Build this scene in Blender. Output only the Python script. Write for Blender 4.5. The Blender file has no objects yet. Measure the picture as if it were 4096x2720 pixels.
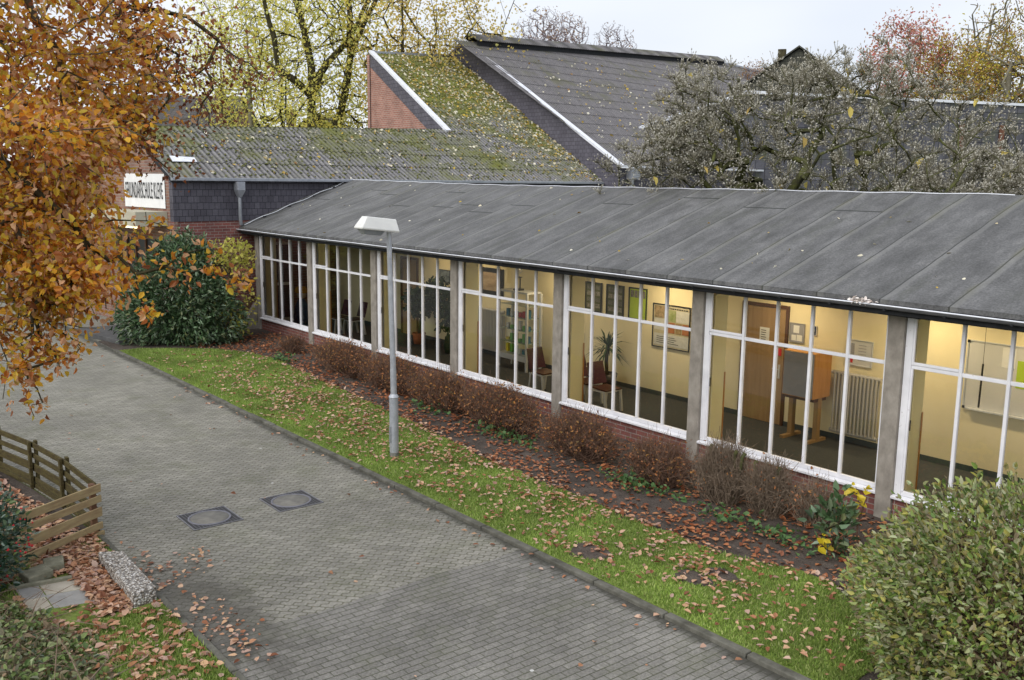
import bpy, bmesh, math, random
import numpy as np
from mathutils import Matrix, Vector
R=math.radians; PI=math.pi
rng=np.random.default_rng(7); random.seed(7)
SC=bpy.context.scene; COL=SC.collection
# ---------------------------------------------------------------- camera
CAMP=(31.972,-13.998,5.4)
yaw,pit,roll=R(51.111),R(9.625),R(.691)
fw=Vector((-math.sin(yaw)*math.cos(pit),math.cos(yaw)*math.cos(pit),-math.sin(pit)))
rt=fw.cross(Vector((0,0,1))).normalized(); up=rt.cross(fw)
rt2=rt*math.cos(roll)+up*math.sin(roll); up2=-rt*math.sin(roll)+up*math.cos(roll)
cd=bpy.data.cameras.new('camera'); cam=bpy.data.objects.new('camera',cd); COL.objects.link(cam)
M=Matrix((rt2,up2,-fw)).transposed().to_4x4(); M.translation=Vector(CAMP); cam.matrix_world=M
cd.sensor_width=36; cd.lens=36*3778/4096; cd.clip_end=2000; cd.clip_start=.1
SC.camera=cam
SC.view_settings.view_transform='Standard'; SC.view_settings.look='None'
SC.view_settings.exposure=0.72; SC.view_settings.gamma=1
SC.cycles.transparent_max_bounces=12; SC.cycles.max_bounces=6; SC.cycles.sample_clamp_indirect=4
# ---------------------------------------------------------------- world: overcast sky
W=bpy.data.worlds.new('World'); SC.world=W; W.use_nodes=True
wt=W.node_tree; wn=wt.nodes; wl=wt.links
sky=wn.new('ShaderNodeTexSky'); sky.sky_type='NISHITA'; sky.sun_disc=False
sky.sun_elevation=R(38); sky.sun_rotation=R(200); sky.air_density=1; sky.dust_density=2
tc=wn.new('ShaderNodeTexCoord'); mp=wn.new('ShaderNodeMapping'); mp.inputs['Scale'].default_value=(1,1,3.2)
nz=wn.new('ShaderNodeTexNoise'); nz.inputs['Scale'].default_value=2.1; nz.inputs['Detail'].default_value=2.5
cr=wn.new('ShaderNodeValToRGB'); cr.color_ramp.elements[0].position=.36; cr.color_ramp.elements[1].position=.66
cr.color_ramp.elements[0].color=(5.2,5.5,6.1,1); cr.color_ramp.elements[1].color=(6.4,6.55,6.9,1)
mx=wn.new('ShaderNodeMix'); mx.data_type='RGBA'; mx.inputs['Factor'].default_value=.88
bgn=wn['Background']; bgn.inputs['Strength'].default_value=.1
wl.new(tc.outputs['Generated'],mp.inputs['Vector']); wl.new(mp.outputs[0],nz.inputs['Vector']); wl.new(nz.outputs[0],cr.inputs[0])
wl.new(sky.outputs[0],mx.inputs['A']); wl.new(cr.outputs[0],mx.inputs['B']); wl.new(mx.outputs['Result'],bgn.inputs['Color'])
sl=bpy.data.lights.new('sun','SUN'); sl.energy=1.5; sl.angle=R(60); sl.color=(1,.97,.92)
so=bpy.data.objects.new('sun',sl); COL.objects.link(so); so.rotation_euler=(R(50),0,R(20)); so.location=(0,0,60)
# ---------------------------------------------------------------- helpers
class NT:
    def __init__(s,name,rough=.8,spec=.3,col=(.5,.5,.5)):
        s.m=bpy.data.materials.new(name); s.m.use_nodes=True; s.t=s.m.node_tree
        s.b=s.t.nodes['Principled BSDF']; s.b.inputs['Roughness'].default_value=rough
        s.b.inputs['Specular IOR Level'].default_value=spec; s.b.inputs['Base Color'].default_value=(*col,1)
    def n(s,typ,ins={},**kw):
        nd=s.t.nodes.new(typ)
        for k,v in kw.items(): setattr(nd,k,v)
        for k,v in ins.items(): s.put(nd.inputs[k],v)
        return nd
    def put(s,sock,v):
        if isinstance(v,bpy.types.Node): v=v.outputs[0]
        if isinstance(v,bpy.types.NodeSocket): s.t.links.new(v,sock)
        else:
            if isinstance(v,tuple) and len(v)==3 and sock.type=='RGBA': v=(*v,1)
            sock.default_value=v
    def coord(s,which='Object',scale=(1,1,1),rot=(0,0,0),loc=(0,0,0)):
        c=s.n('ShaderNodeTexCoord'); return s.n('ShaderNodeMapping',{'Vector':c.outputs[which],'Scale':scale,'Rotation':rot,'Location':loc})
    def noise(s,v,sc,det=3,rough=.5,dist=0): return s.n('ShaderNodeTexNoise',{'Vector':v,'Scale':sc,'Detail':det,'Roughness':rough,'Distortion':dist})
    def ramp(s,f,*st,interp='LINEAR'):
        r=s.n('ShaderNodeValToRGB',{'Fac':f}); e=r.color_ramp.elements; r.color_ramp.interpolation=interp
        while len(e)<len(st): e.new(.5)
        for i,(p,c) in enumerate(st): e[i].position=p; e[i].color=(*c,1) if isinstance(c,tuple) else (c,c,c,1)
        return r
    def mix(s,f,a,b,mode='MIX'):
        m=s.n('ShaderNodeMix',data_type='RGBA',blend_type=mode); s.put(m.inputs['Factor'],f); s.put(m.inputs['A'],a); s.put(m.inputs['B'],b); return m.outputs['Result']
    def math(s,op,a,b=0,c=None):
        m=s.n('ShaderNodeMath',operation=op); s.put(m.inputs[0],a); s.put(m.inputs[1],b)
        if c is not None: s.put(m.inputs[2],c)
        return m
    def color(s,v): s.put(s.b.inputs['Base Color'],v)
    def bump(s,h,st=.3,d=.02):
        s.put(s.b.inputs['Normal'],s.n('ShaderNodeBump',{'Height':h,'Strength':st,'Distance':d}))
def noisy(name,c1,c2,scale=4,rough=.8,spec=.3,bump=0,which='Object',sc3=(1,1,1),det=4,metal=0):
    m=NT(name,rough,spec); co=m.coord(which,sc3); n=m.noise(co,scale,det,.6)
    m.color(m.ramp(n,(.3,c1),(.7,c2)))
    if bump: m.bump(n,bump)
    m.b.inputs['Metallic'].default_value=metal
    return m.m
def tag(o,label=None,cat=None,group=None,kind=None):
    for k,v in (('label',label),('category',cat),('group',group),('kind',kind)):
        if v: o[k]=v
    return o
def empty(name,loc=(0,0,0),rz=0,label=None,cat=None,group=None,rx=0,ry=0):
    o=bpy.data.objects.new(name,None); o.empty_display_size=.2; COL.objects.link(o); o.location=loc; o.rotation_euler=(rx,ry,rz)
    return tag(o,label,cat,group)
def link(name,me,mat,parent=None):
    o=bpy.data.objects.new(name,me); COL.objects.link(o); o.parent=parent
    for m in (mat if isinstance(mat,(list,tuple)) else [mat]): me.materials.append(m)
    return o
class MB:
    def __init__(s): s.v=[]; s.f=[]; s.mi=[]; s.sm=[]
    def face(s,pts,mi=0):
        b=len(s.v); s.v+= [tuple(p) for p in pts]; s.f.append(tuple(range(b,b+len(pts)))); s.mi.append(mi); s.sm.append(False); return s
    def raw(s,vs,fs,mi=0,smooth=False):
        b=len(s.v); s.v+=[tuple(p) for p in vs]
        for f in fs: s.f.append(tuple(b+i for i in f)); s.mi.append(mi); s.sm.append(smooth)
        return s
    def box(s,x0,x1,y0,y1,z0,z1,mi=0,mat=None):
        vs=[Vector((x,y,z)) for z in (z0,z1) for y in (y0,y1) for x in (x0,x1)]
        if mat is not None: vs=[mat@v for v in vs]
        return s.raw(vs,[(0,2,3,1),(4,5,7,6),(0,1,5,4),(2,6,7,3),(0,4,6,2),(1,3,7,5)],mi)
    def bar(s,p,q,w,h,mi=0,upv=(0,0,1)):
        p=Vector(p);q=Vector(q);d=q-p;L=d.length;d.normalize();sd=d.cross(Vector(upv))
        if sd.length<1e-4: sd=Vector((1,0,0))
        sd.normalize(); u=sd.cross(d); m=Matrix((d,sd,u)).transposed().to_4x4(); m.translation=p
        return s.box(0,L,-w/2,w/2,-h/2,h/2,mi,m)
    def prism(s,poly,off,mi=0):   # extrude planar polygon by vector
        n=len(poly); off=Vector(off); a=[Vector(p) for p in poly]; b=[p+off for p in a]
        s.raw(a+b,[tuple(range(n))[::-1],tuple(range(n,2*n))]+[(i,(i+1)%n,n+(i+1)%n,n+i) for i in range(n)],mi); return s
    def tube(s,pts,rad,n=8,mi=0,cap=True,smooth=True):
        pts=[Vector(p) for p in pts]; k=len(pts); rad=[rad]*k if not hasattr(rad,'__len__') else rad
        vs=[]; d0=(pts[1]-pts[0]).normalized(); ref=Vector((0,0,1)) if abs(d0.z)<.9 else Vector((1,0,0))
        for i,p in enumerate(pts):
            d=((pts[min(i+1,k-1)]-pts[max(i-1,0)])).normalized(); a=d.cross(ref).normalized(); b=d.cross(a)
            ref=a.cross(d) if abs(ref.dot(d))>.95 else ref
            for j in range(n):
                t=2*PI*j/n; vs.append(p+(a*math.cos(t)+b*math.sin(t))*rad[i])
        fs=[(i*n+j,i*n+(j+1)%n,(i+1)*n+(j+1)%n,(i+1)*n+j) for i in range(k-1) for j in range(n)]
        s.raw(vs,fs,mi,smooth)
        if cap: s.raw([vs[j] for j in range(n)],[tuple(range(n))[::-1]],mi); s.raw([vs[(k-1)*n+j] for j in range(n)],[tuple(range(n))],mi)
        return s
    def lathe(s,prof,c=(0,0,0),n=20,mi=0,smooth=True):
        vs=[(c[0]+r*math.cos(2*PI*j/n),c[1]+r*math.sin(2*PI*j/n),c[2]+z) for r,z in prof for j in range(n)]
        k=len(prof); fs=[(i*n+j,i*n+(j+1)%n,(i+1)*n+(j+1)%n,(i+1)*n+j) for i in range(k-1) for j in range(n)]
        return s.raw(vs,fs,mi,smooth)
    def build(s,name,mat,parent=None,bevel=0):
        me=bpy.data.meshes.new(name); me.from_pydata(s.v,[],s.f)
        me.polygons.foreach_set('material_index',s.mi); me.polygons.foreach_set('use_smooth',s.sm)
        uv=me.uv_layers.new(name='UV'); me.update()
        for p in me.polygons:
            nn=p.normal
            if abs(nn.z)<.75:
                t=Vector((-nn.y,nn.x,0)); t=t.normalized() if t.length>1e-6 else Vector((1,0,0))
                for li in p.loop_indices:
                    c=me.vertices[me.loops[li].vertex_index].co; uv.data[li].uv=(c.dot(t),c.z)
            else:
                for li in p.loop_indices:
                    c=me.vertices[me.loops[li].vertex_index].co; uv.data[li].uv=(c.x,c.y)
        o=link(name,me,mat,parent)
        if bevel:
            b=o.modifiers.new('bevel','BEVEL'); b.width=bevel; b.segments=2; b.limit_method='ANGLE'
        return o
def fastmesh(name,V,F,mat,parent=None,smooth=False):
    V=np.asarray(V,np.float32); F=np.asarray(F,np.int32); k=F.shape[1]
    me=bpy.data.meshes.new(name); me.vertices.add(len(V)); me.vertices.foreach_set('co',V.ravel())
    me.loops.add(F.size); me.loops.foreach_set('vertex_index',F.ravel())
    me.polygons.add(len(F)); me.polygons.foreach_set('loop_start',np.arange(0,F.size,k,dtype=np.int32))
    try: me.polygons.foreach_set('loop_total',np.full(len(F),k,np.int32))
    except Exception: pass
    me.polygons.foreach_set('use_smooth',np.full(len(F),smooth))
    me.update(calc_edges=True); me.validate()
    return link(name,me,mat,parent)
def unit(a): return a/np.maximum(np.linalg.norm(a,axis=-1,keepdims=True),1e-9)
def leafgeo(P,L,asp=.6,D=None,droop=0.,flat=0.,fold=.12,var=.45):
    n=len(P)
    if D is None: D=rng.normal(size=(n,3))
    D=D+np.array([0,0,-droop]); D[:,2]*=(1-flat); D=unit(D)
    U=rng.normal(size=(n,3)); U[:,2]+=flat*6+.6; U=U-D*(U*D).sum(1,keepdims=True); U=unit(U); S=np.cross(D,U)
    l=(L*(1+var*rng.uniform(-1,1,n)))[:,None]; w=l*asp*.5*rng.uniform(.8,1.15,(n,1)); h=l*fold*rng.uniform(.2,2.2,(n,1))
    b=P; t=P+D*l-U*h*.6
    r1=P+D*l*.3+S*w*.95+U*h; r2=P+D*l*.7+S*w*.7+U*h*.6; l1=P+D*l*.3-S*w*.95+U*h; l2=P+D*l*.7-S*w*.7+U*h*.6
    V=np.stack([b,r1,r2,t,l2,l1],1).reshape(-1,3); i=np.arange(n)[:,None]*6
    F=np.concatenate([i+np.array([[0,1,2,3]]),i+np.array([[0,3,4,5]])]); return V,F
def leaves(name,P,L,mat,parent=None,**k):
    V,F=leafgeo(np.asarray(P,float),L,**k); return fastmesh(name,V,F,mat,parent)
def budgeo(P,D,l,w):  # small octahedral buds
    n=len(P); D=unit(D); U=unit(np.cross(D,rng.normal(size=(n,3)))); S=np.cross(D,U)
    s=(rng.uniform(.7,1.3,(n,1)))
    V=np.stack([P,P+D*l*s*.4+U*w*s,P+D*l*s*.4+S*w*s,P+D*l*s*.4-U*w*s,P+D*l*s*.4-S*w*s,P+D*l*s],1).reshape(-1,3)
    i=np.arange(n)[:,None]*6
    F=np.concatenate([i+np.array([[a]]) .reshape(1,3) for a in ([0,2,1],[0,3,2],[0,4,3],[0,1,4],[5,1,2],[5,2,3],[5,3,4],[5,4,1])]); return V,F
def skeleton(trunk,targets,step=.5,wob=.12,clear=0,lift=.25,r0=.012,pw=.45,inertia=.5,limbs=()):
    """grow branches from a trunk polyline to target points; returns nodes, parents, radii, tip flags"""
    tr=[np.array(trunk[0],float)]
    par=[-1]
    for a,b in zip(trunk[:-1],trunk[1:]):
        a=np.array(a,float);b=np.array(b,float);k=max(1,int(np.linalg.norm(b-a)/step))
        for i in range(1,k+1):
            tr.append(a+(b-a)*i/k+rng.normal(size=3)*wob*.15*(i<k)); par.append(len(tr)-2)
    fl={i:0. for i in range(len(tr))}
    for Lp,ra,rb in limbs:
        if Lp is None: 
            for i in range(len(tr)): fl[i]=ra+(rb-ra)*i/max(1,len(tr)-1)
            continue
        a0=np.array(Lp[0],float); prev=int(np.argmin([np.linalg.norm(q-a0) for q in tr])); tot=sum(max(1,int(np.linalg.norm(np.subtract(b,a))/step)) for a,b in zip(Lp[:-1],Lp[1:])); c_=0
        for a,b in zip(Lp[:-1],Lp[1:]):
            a=np.array(a,float);b=np.array(b,float);k=max(1,int(np.linalg.norm(b-a)/step))
            for i in range(1,k+1): c_+=1; tr.append(a+(b-a)*i/k+rng.normal(size=3)*wob*.3); par.append(prev); prev=len(tr)-1; fl[prev]=ra+(rb-ra)*c_/tot
    cap=len(tr)+int(sum(2+np.linalg.norm(targets.max(0)-targets.min(0))/step for _ in targets))+10
    P=np.zeros((cap,3)); n=len(tr); P[:n]=tr; ok=np.ones(cap,bool)
    ok[:n]=[(q[2]>=clear) for q in tr]
    if not ok[:n].any(): ok[n-1]=True
    top=P[n-1].copy(); order=np.argsort(np.linalg.norm(targets-P[:n][ok[:n]].mean(0),axis=1))
    dirs=np.zeros((cap,3)); dirs[1:n]=unit(P[1:n]-P[np.array(par[1:n])]); dirs[0]=dirs[min(1,n-1)]
    tips=[]
    for ti in order:
        t=targets[ti]; dv=t-P[:n]; d=np.linalg.norm(dv,axis=1)
        al=(dv*dirs[:n]).sum(1)/np.maximum(d,1e-6)
        c=d*(1.25-.35*al); c[~ok[:n]]=1e9; j=int(np.argmin(c)); L=d[j]
        k=max(1,int(L/step)); a=P[j].copy(); prev=j
        c1=a+(dirs[j]*inertia+np.array([0,0,lift]))*L*.4
        for i in range(1,k+1):
            u=i/k; p=a*(1-u)**2+2*u*(1-u)*c1+t*u*u
            if i<k: p=p+rng.normal(size=3)*wob*min(1,step)
            P[n]=p; par.append(prev); dirs[n]=unit(p-P[prev]); prev=n; n+=1
        tips.append(prev)
    P=P[:n]; par=np.array(par[:n]); cnt=np.zeros(n); cnt[tips]=1
    for i in range(n-1,0,-1): cnt[par[i]]+=max(cnt[i],.3)
    rad=r0*np.maximum(cnt,1)**pw
    for i,v in fl.items(): rad[i]=max(min(rad[i],v*1.3) if v else rad[i],v)
    return P,par,rad,np.array(tips)
def wood(name,P,par,rad,mat,parent,n=5,minr=0):
    main={}
    for i in range(1,len(P)):
        j=par[i]
        if j not in main or rad[i]>rad[main[j]]: main[j]=i
    dr=np.zeros((len(P),3)); idx=np.arange(1,len(P)); dr[1:]=unit(P[1:]-P[par[1:]]); dr[0]=dr[1] if len(P)>1 else (0,0,1)
    ref=np.array([.31,.93,.2]); A=unit(np.cross(dr,ref)); B=np.cross(dr,A)
    th=np.arange(n)*2*PI/n; c,s=np.cos(th)[None,:,None],np.sin(th)[None,:,None]
    e=idx[rad[idx]>=minr]; j=par[e]; ism=np.array([main[par[i]]==i for i in e])
    r0=np.where(ism,rad[j],rad[e]*1.15)[:,None,None]
    fA=np.where(ism[:,None],A[j],A[e]); fB=np.where(ism[:,None],B[j],B[e])
    R0=P[j][:,None,:]+(fA[:,None,:]*c+fB[:,None,:]*s)*r0
    R1=P[e][:,None,:]+(A[e][:,None,:]*c+B[e][:,None,:]*s)*rad[e][:,None,None]
    V=np.concatenate([R0,R1],1).reshape(-1,3); b=(np.arange(len(e))*2*n)[:,None]
    F=np.concatenate([b+np.array([[k,(k+1)%n,n+(k+1)%n,n+k]]) for k in range(n)])
    return fastmesh(name,V,F,mat,parent,smooth=True)
def ell(n,c,r,shell=0.,zmin=None):
    d=unit(rng.normal(size=(n,3))); u=rng.uniform(shell**3,1,(n,1))**(1/3.); p=np.array(c)+d*u*np.array(r)
    return p if zmin is None else p[p[:,2]>zmin]
def px(x,y,Rr):   # pixel (full-res photo) at horizontal distance -> world
    d=fw+rt2*((x-2048)/3778)-up2*((y-1360)/3778); h=math.hypot(d.x,d.y); return np.array(CAMP)+np.array(d)*Rr/h
# ---------------------------------------------------------------- materials
def leafmat(name,*cols,rough=.55,trans=.25,clump=0,spec=.3):
    m=NT(name,rough,spec); g=m.n('ShaderNodeNewGeometry'); k=len(cols)
    r=m.ramp(g.outputs['Random Per Island'],*[(i/max(1,k-1),c) for i,c in enumerate(cols)])
    if clump:
        n=m.noise(m.coord(),clump,2); r=m.mix(1,r,m.ramp(n,(.3,.72),(.7,1.25)),'MULTIPLY')
    m.color(r)
    tr=m.n('ShaderNodeBsdfTranslucent',{'Color':r}); mxs=m.n('ShaderNodeMixShader',{0:trans,1:m.b.outputs[0],2:tr})
    m.t.links.new(mxs.outputs[0],m.t.nodes['Material Output'].inputs['Surface']); return m.m
def brick(name,c1,c2,mo,w,h,gap=.012,rough=.85,bump=.3,off=.5,scale3=(1,1,1),wob=0,stain=.25,which='UV',moss=None,rot=(0,0,0)):
    m=NT(name,rough,.25); co=m.coord(which,scale3,rot)
    v=co
    if wob: 
        n=m.noise(co,3,2); v=m.mix(wob,co,n.outputs['Color'],'ADD')
    b=m.n('ShaderNodeTexBrick',{'Vector':v,'Color1':c1,'Color2':c2,'Mortar':mo,'Scale':1.0,'Mortar Size':gap,'Mortar Smooth':.3,'Bias':0.,'Brick Width':w,'Row Height':h})
    b.offset=off
    n1=m.noise(co,1.3,5,.6); n2=m.noise(co,18,3,.6)
    c=m.mix(1,b,m.ramp(n1,(.3,1-stain),(.7,1+stain)),'MULTIPLY'); c=m.mix(1,c,m.ramp(n2,(.3,.85),(.7,1.15)),'MULTIPLY')
    if moss:
        nm=m.noise(co,.9,6,.65); c=m.mix(m.ramp(nm,(.5,0),(.68,.7)),c,moss)
    m.color(c); m.bump(m.math('ADD',m.math('MULTIPLY',b.outputs['Fac'],-1),m.math('MULTIPLY',n2,.25)),bump,.015)
    return m.m
M_={}
M_['brick']=brick('red_brick',(.235,.085,.07),(.16,.065,.06),(.26,.22,.2),.31,.1,.010)
M_['brick2']=brick('brown_brick',(.26,.15,.11),(.2,.1,.08),(.25,.22,.19),.31,.1,.012)
M_['brick3']=brick('orange_brick',(.35,.175,.135),(.28,.13,.10),(.38,.31,.28),.31,.1,.012)
M_['slate']=brick('slate_shingle',(.10,.095,.115),(.072,.068,.085),(.018,.018,.024),.22,.225,.009,.6,.5,wob=.006,stain=.2)
M_['slate2']=brick('vertical_slate',(.12,.115,.14),(.095,.09,.112),(.028,.028,.036),.27,.2,.009,.6,.5,stain=.18)
M_['slate3']=brick('large_slate',(.105,.105,.122),(.075,.075,.09),(.02,.02,.025),.62,.62,.02,.5,.4,off=0,stain=.4,moss=(.09,.1,.04))
M_['white']=noisy('white_paint',(.70,.70,.74),(.80,.80,.83),3,.45,.5)
def peel():
    m=NT('peeling_white_paint',.5,.4); co=m.coord('Object',(1,1,1)); n=m.noise(co,22,5,.7); n2=m.noise(co,3,3)
    f=m.math('MULTIPLY',m.ramp(n,(.62,0),(.67,1)),m.ramp(n2,(.54,0),(.70,1)))
    m.color(m.mix(f,m.ramp(n2,(.3,(.66,.66,.69)),(.7,(.80,.80,.83))),(.24,.20,.17))); m.bump(n,.15,.01); return m.m
M_['peel']=peel()
M_['concrete']=noisy('concrete',(.20,.18,.155),(.34,.31,.27),6,.9,.2,.3,sc3=(1,1,.7),det=7)
M_['zinc']=noisy('zinc',(.30,.32,.36),(.42,.44,.48),5,.4,.5,.05,metal=.55)
M_['zincw']=noisy('bright_zinc_edge',(.62,.64,.70),(.80,.82,.88),5,.45,.5)
M_['galv']=noisy('galvanised_steel',(.36,.38,.42),(.50,.52,.56),9,.45,.5,.1,metal=.4)
M_['dark']=noisy('dark_fascia',(.018,.02,.022),(.035,.036,.04),5,.8,.2)
M_['bark']=noisy('dark_bark',(.030,.026,.018),(.085,.075,.04),7,.95,.1,.5,sc3=(1,1,.3))
M_['barkg']=noisy('grey_bark',(.15,.14,.10),(.23,.21,.155),7,.95,.1,.3,sc3=(1,1,.3))
M_['barkm']=noisy('mossy_bark',(.05,.048,.035),(.12,.13,.04),5,.95,.1,.5)
M_['barkp']=noisy('purple_twigs',(.20,.16,.17),(.27,.22,.22),5,.95,.1)
M_['barkb']=noisy('beech_bark',(.07,.06,.045),(.15,.13,.10),8,.9,.2)
M_['twigb']=noisy('brown_twigs',(.10,.06,.042),(.20,.125,.09),9,.95,.1)
M_['twigt']=noisy('tan_twigs',(.11,.08,.055),(.26,.20,.15),9,.95,.1)
def glass():
    m=bpy.data.materials.new('window_glass'); m.use_nodes=True; t=m.node_tree; t.nodes.clear()
    o=t.nodes.new('ShaderNodeOutputMaterial'); a=t.nodes.new('ShaderNodeBsdfTransparent'); a.inputs[0].default_value=(.86,.88,.85,1)
    g=t.nodes.new('ShaderNodeBsdfGlossy'); g.inputs['Roughness'].default_value=.02; g.inputs[0].default_value=(.85,.87,.9,1)
    f=t.nodes.new('ShaderNodeFresnel'); f.inputs[0].default_value=1.75; x=t.nodes.new('ShaderNodeMixShader')
    t.links.new(f.outputs[0],x.inputs[0]); t.links.new(a.outputs[0],x.inputs[1]); t.links.new(g.outputs[0],x.inputs[2]); t.links.new(x.outputs[0],o.inputs[0]); return m
M_['glass']=glass()
def felt():
    m=NT('roofing_felt',.8,.3); co=m.coord('Object'); sp=m.n('ShaderNodeSeparateXYZ',{0:co})
    nw=m.noise(m.coord('Object',(.3,.6,1)),1.2,2); n5=m.noise(m.coord('Object',(2.2,.5,1)),1.3,5,.7)
    X=m.math('ADD',m.math('DIVIDE',sp.outputs['X'],1.1),m.math('MULTIPLY',m.math('SUBTRACT',nw,.5),.09))
    fl=m.math('FLOOR',X); fr=m.math('FRACT',X)
    wn_=m.n('ShaderNodeTexWhiteNoise',{'W':fl},noise_dimensions='1D')
    n1=m.noise(m.coord('Object',(1,.35,1)),3.5,6,.65); n2=m.noise(co,28,4,.7); n3=m.noise(co,.8,4)
    base=m.ramp(n1,(.25,(.088,.088,.086)),(.55,(.135,.135,.136)),(.8,(.19,.188,.186)))
    c=m.mix(1,base,m.ramp(wn_,(0,.93),(1,1.07)),'MULTIPLY'); c=m.mix(1,c,m.ramp(n2,(.3,.60),(.7,1.32)),'MULTIPLY')
    c=m.mix(1,c,m.ramp(n3,(.3,.85),(.7,1.15)),'MULTIPLY'); sp2=m.noise(co,55,2,.8); c=m.mix(m.ramp(sp2,(.66,0),(.72,.7)),c,(.035,.035,.032)); c=m.mix(m.ramp(m.noise(m.coord('Object',(1.5,.25,1)),1.4,5,.7),(.52,0),(.72,.55)),c,(.075,.08,.062)); c=m.mix(1,c,m.ramp(n5,(.35,.72),(.65,1.12)),'MULTIPLY')
    # paler welded band beside each seam, then the dark seam itself
    c=m.mix(m.math('MULTIPLY',m.ramp(fr,(0,1),(.10,.85),(.14,0)),.33),c,(.25,.25,.24))
    seam=m.ramp(fr,(0,1),(.018,1),(.03,0))
    # end laps at a random height in each strip
    yl=m.math('ADD',m.math('MULTIPLY',wn_,3.6),.3); dy=m.math('ABSOLUTE',m.math('SUBTRACT',sp.outputs['Y'],yl))
    lap=m.math('MULTIPLY',m.ramp(dy,(0,1),(.02,1),(.035,0)),m.math('GREATER_THAN',wn_,.5))
    s2=m.math('MAXIMUM',seam,lap); c=m.mix(m.math('MULTIPLY',s2,.85),c,(.025,.027,.025))
    # moss following some seams
    mo=m.math('MULTIPLY',m.ramp(fr,(0,1),(.16,0),(.93,0),(1,1)),m.ramp(m.noise(m.coord('Object',(1.2,.4,1)),1.6,3),(.50,0),(.70,1)))
    c=m.mix(m.math('MULTIPLY',mo,.38),c,(.125,.12,.05)); m.color(c)
    m.bump(m.math('ADD',m.math('MULTIPLY',fr,-.4),m.math('MULTIPLY',n2,.5)),.35,.02)
    m.put(m.b.inputs['Roughness'],m.ramp(n1,(.3,.55),(.7,.85))); return m.m
M_['felt']=felt()
def corr(name,moss,mossamt,base):
    m=NT(name,.9,.15); co=m.coord('Object'); sp=m.n('ShaderNodeSeparateXYZ',{0:co})
    n1=m.noise(co,1.1,6,.65); n2=m.noise(m.coord('Object',(4,.5,1)),1.6,5,.6); n3=m.noise(co,14,3,.7); n4=m.noise(co,.33,3)
    c=m.ramp(n2,(.3,tuple(x*.8 for x in base)),(.7,tuple(x*1.2 for x in base))); c=m.mix(1,c,m.ramp(n3,(.35,.7),(.65,1.25)),'MULTIPLY')
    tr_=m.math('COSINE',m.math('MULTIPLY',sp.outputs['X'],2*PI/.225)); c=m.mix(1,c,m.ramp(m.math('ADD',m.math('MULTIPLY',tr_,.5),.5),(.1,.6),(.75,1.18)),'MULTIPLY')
    grad=m.ramp(m.math('DIVIDE',sp.outputs['Y'],12.),(0,0),(1,.28 if mossamt>0 else .05))
    f=m.math('ADD',m.math('ADD',m.math('MULTIPLY',n1,.5),m.math('MULTIPLY',n4,.5)),m.math('ADD',grad,m.math('MULTIPLY',m.math('SUBTRACT',n3,.5),.35)))
    c=m.mix(m.ramp(f,(.54-mossamt*.1,0),(.74-mossamt*.08,.9)),c,moss)
    m.color(c); m.bump(n3,.6,.03); return m.m
M_['corrA']=corr('mossy_corrugated_sheet',(.13,.14,.02),.55,(.185,.18,.182))
M_['corrB']=corr('brown_corrugated_sheet',(.11,.112,.055),-.12,(.146,.140,.145))
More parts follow.
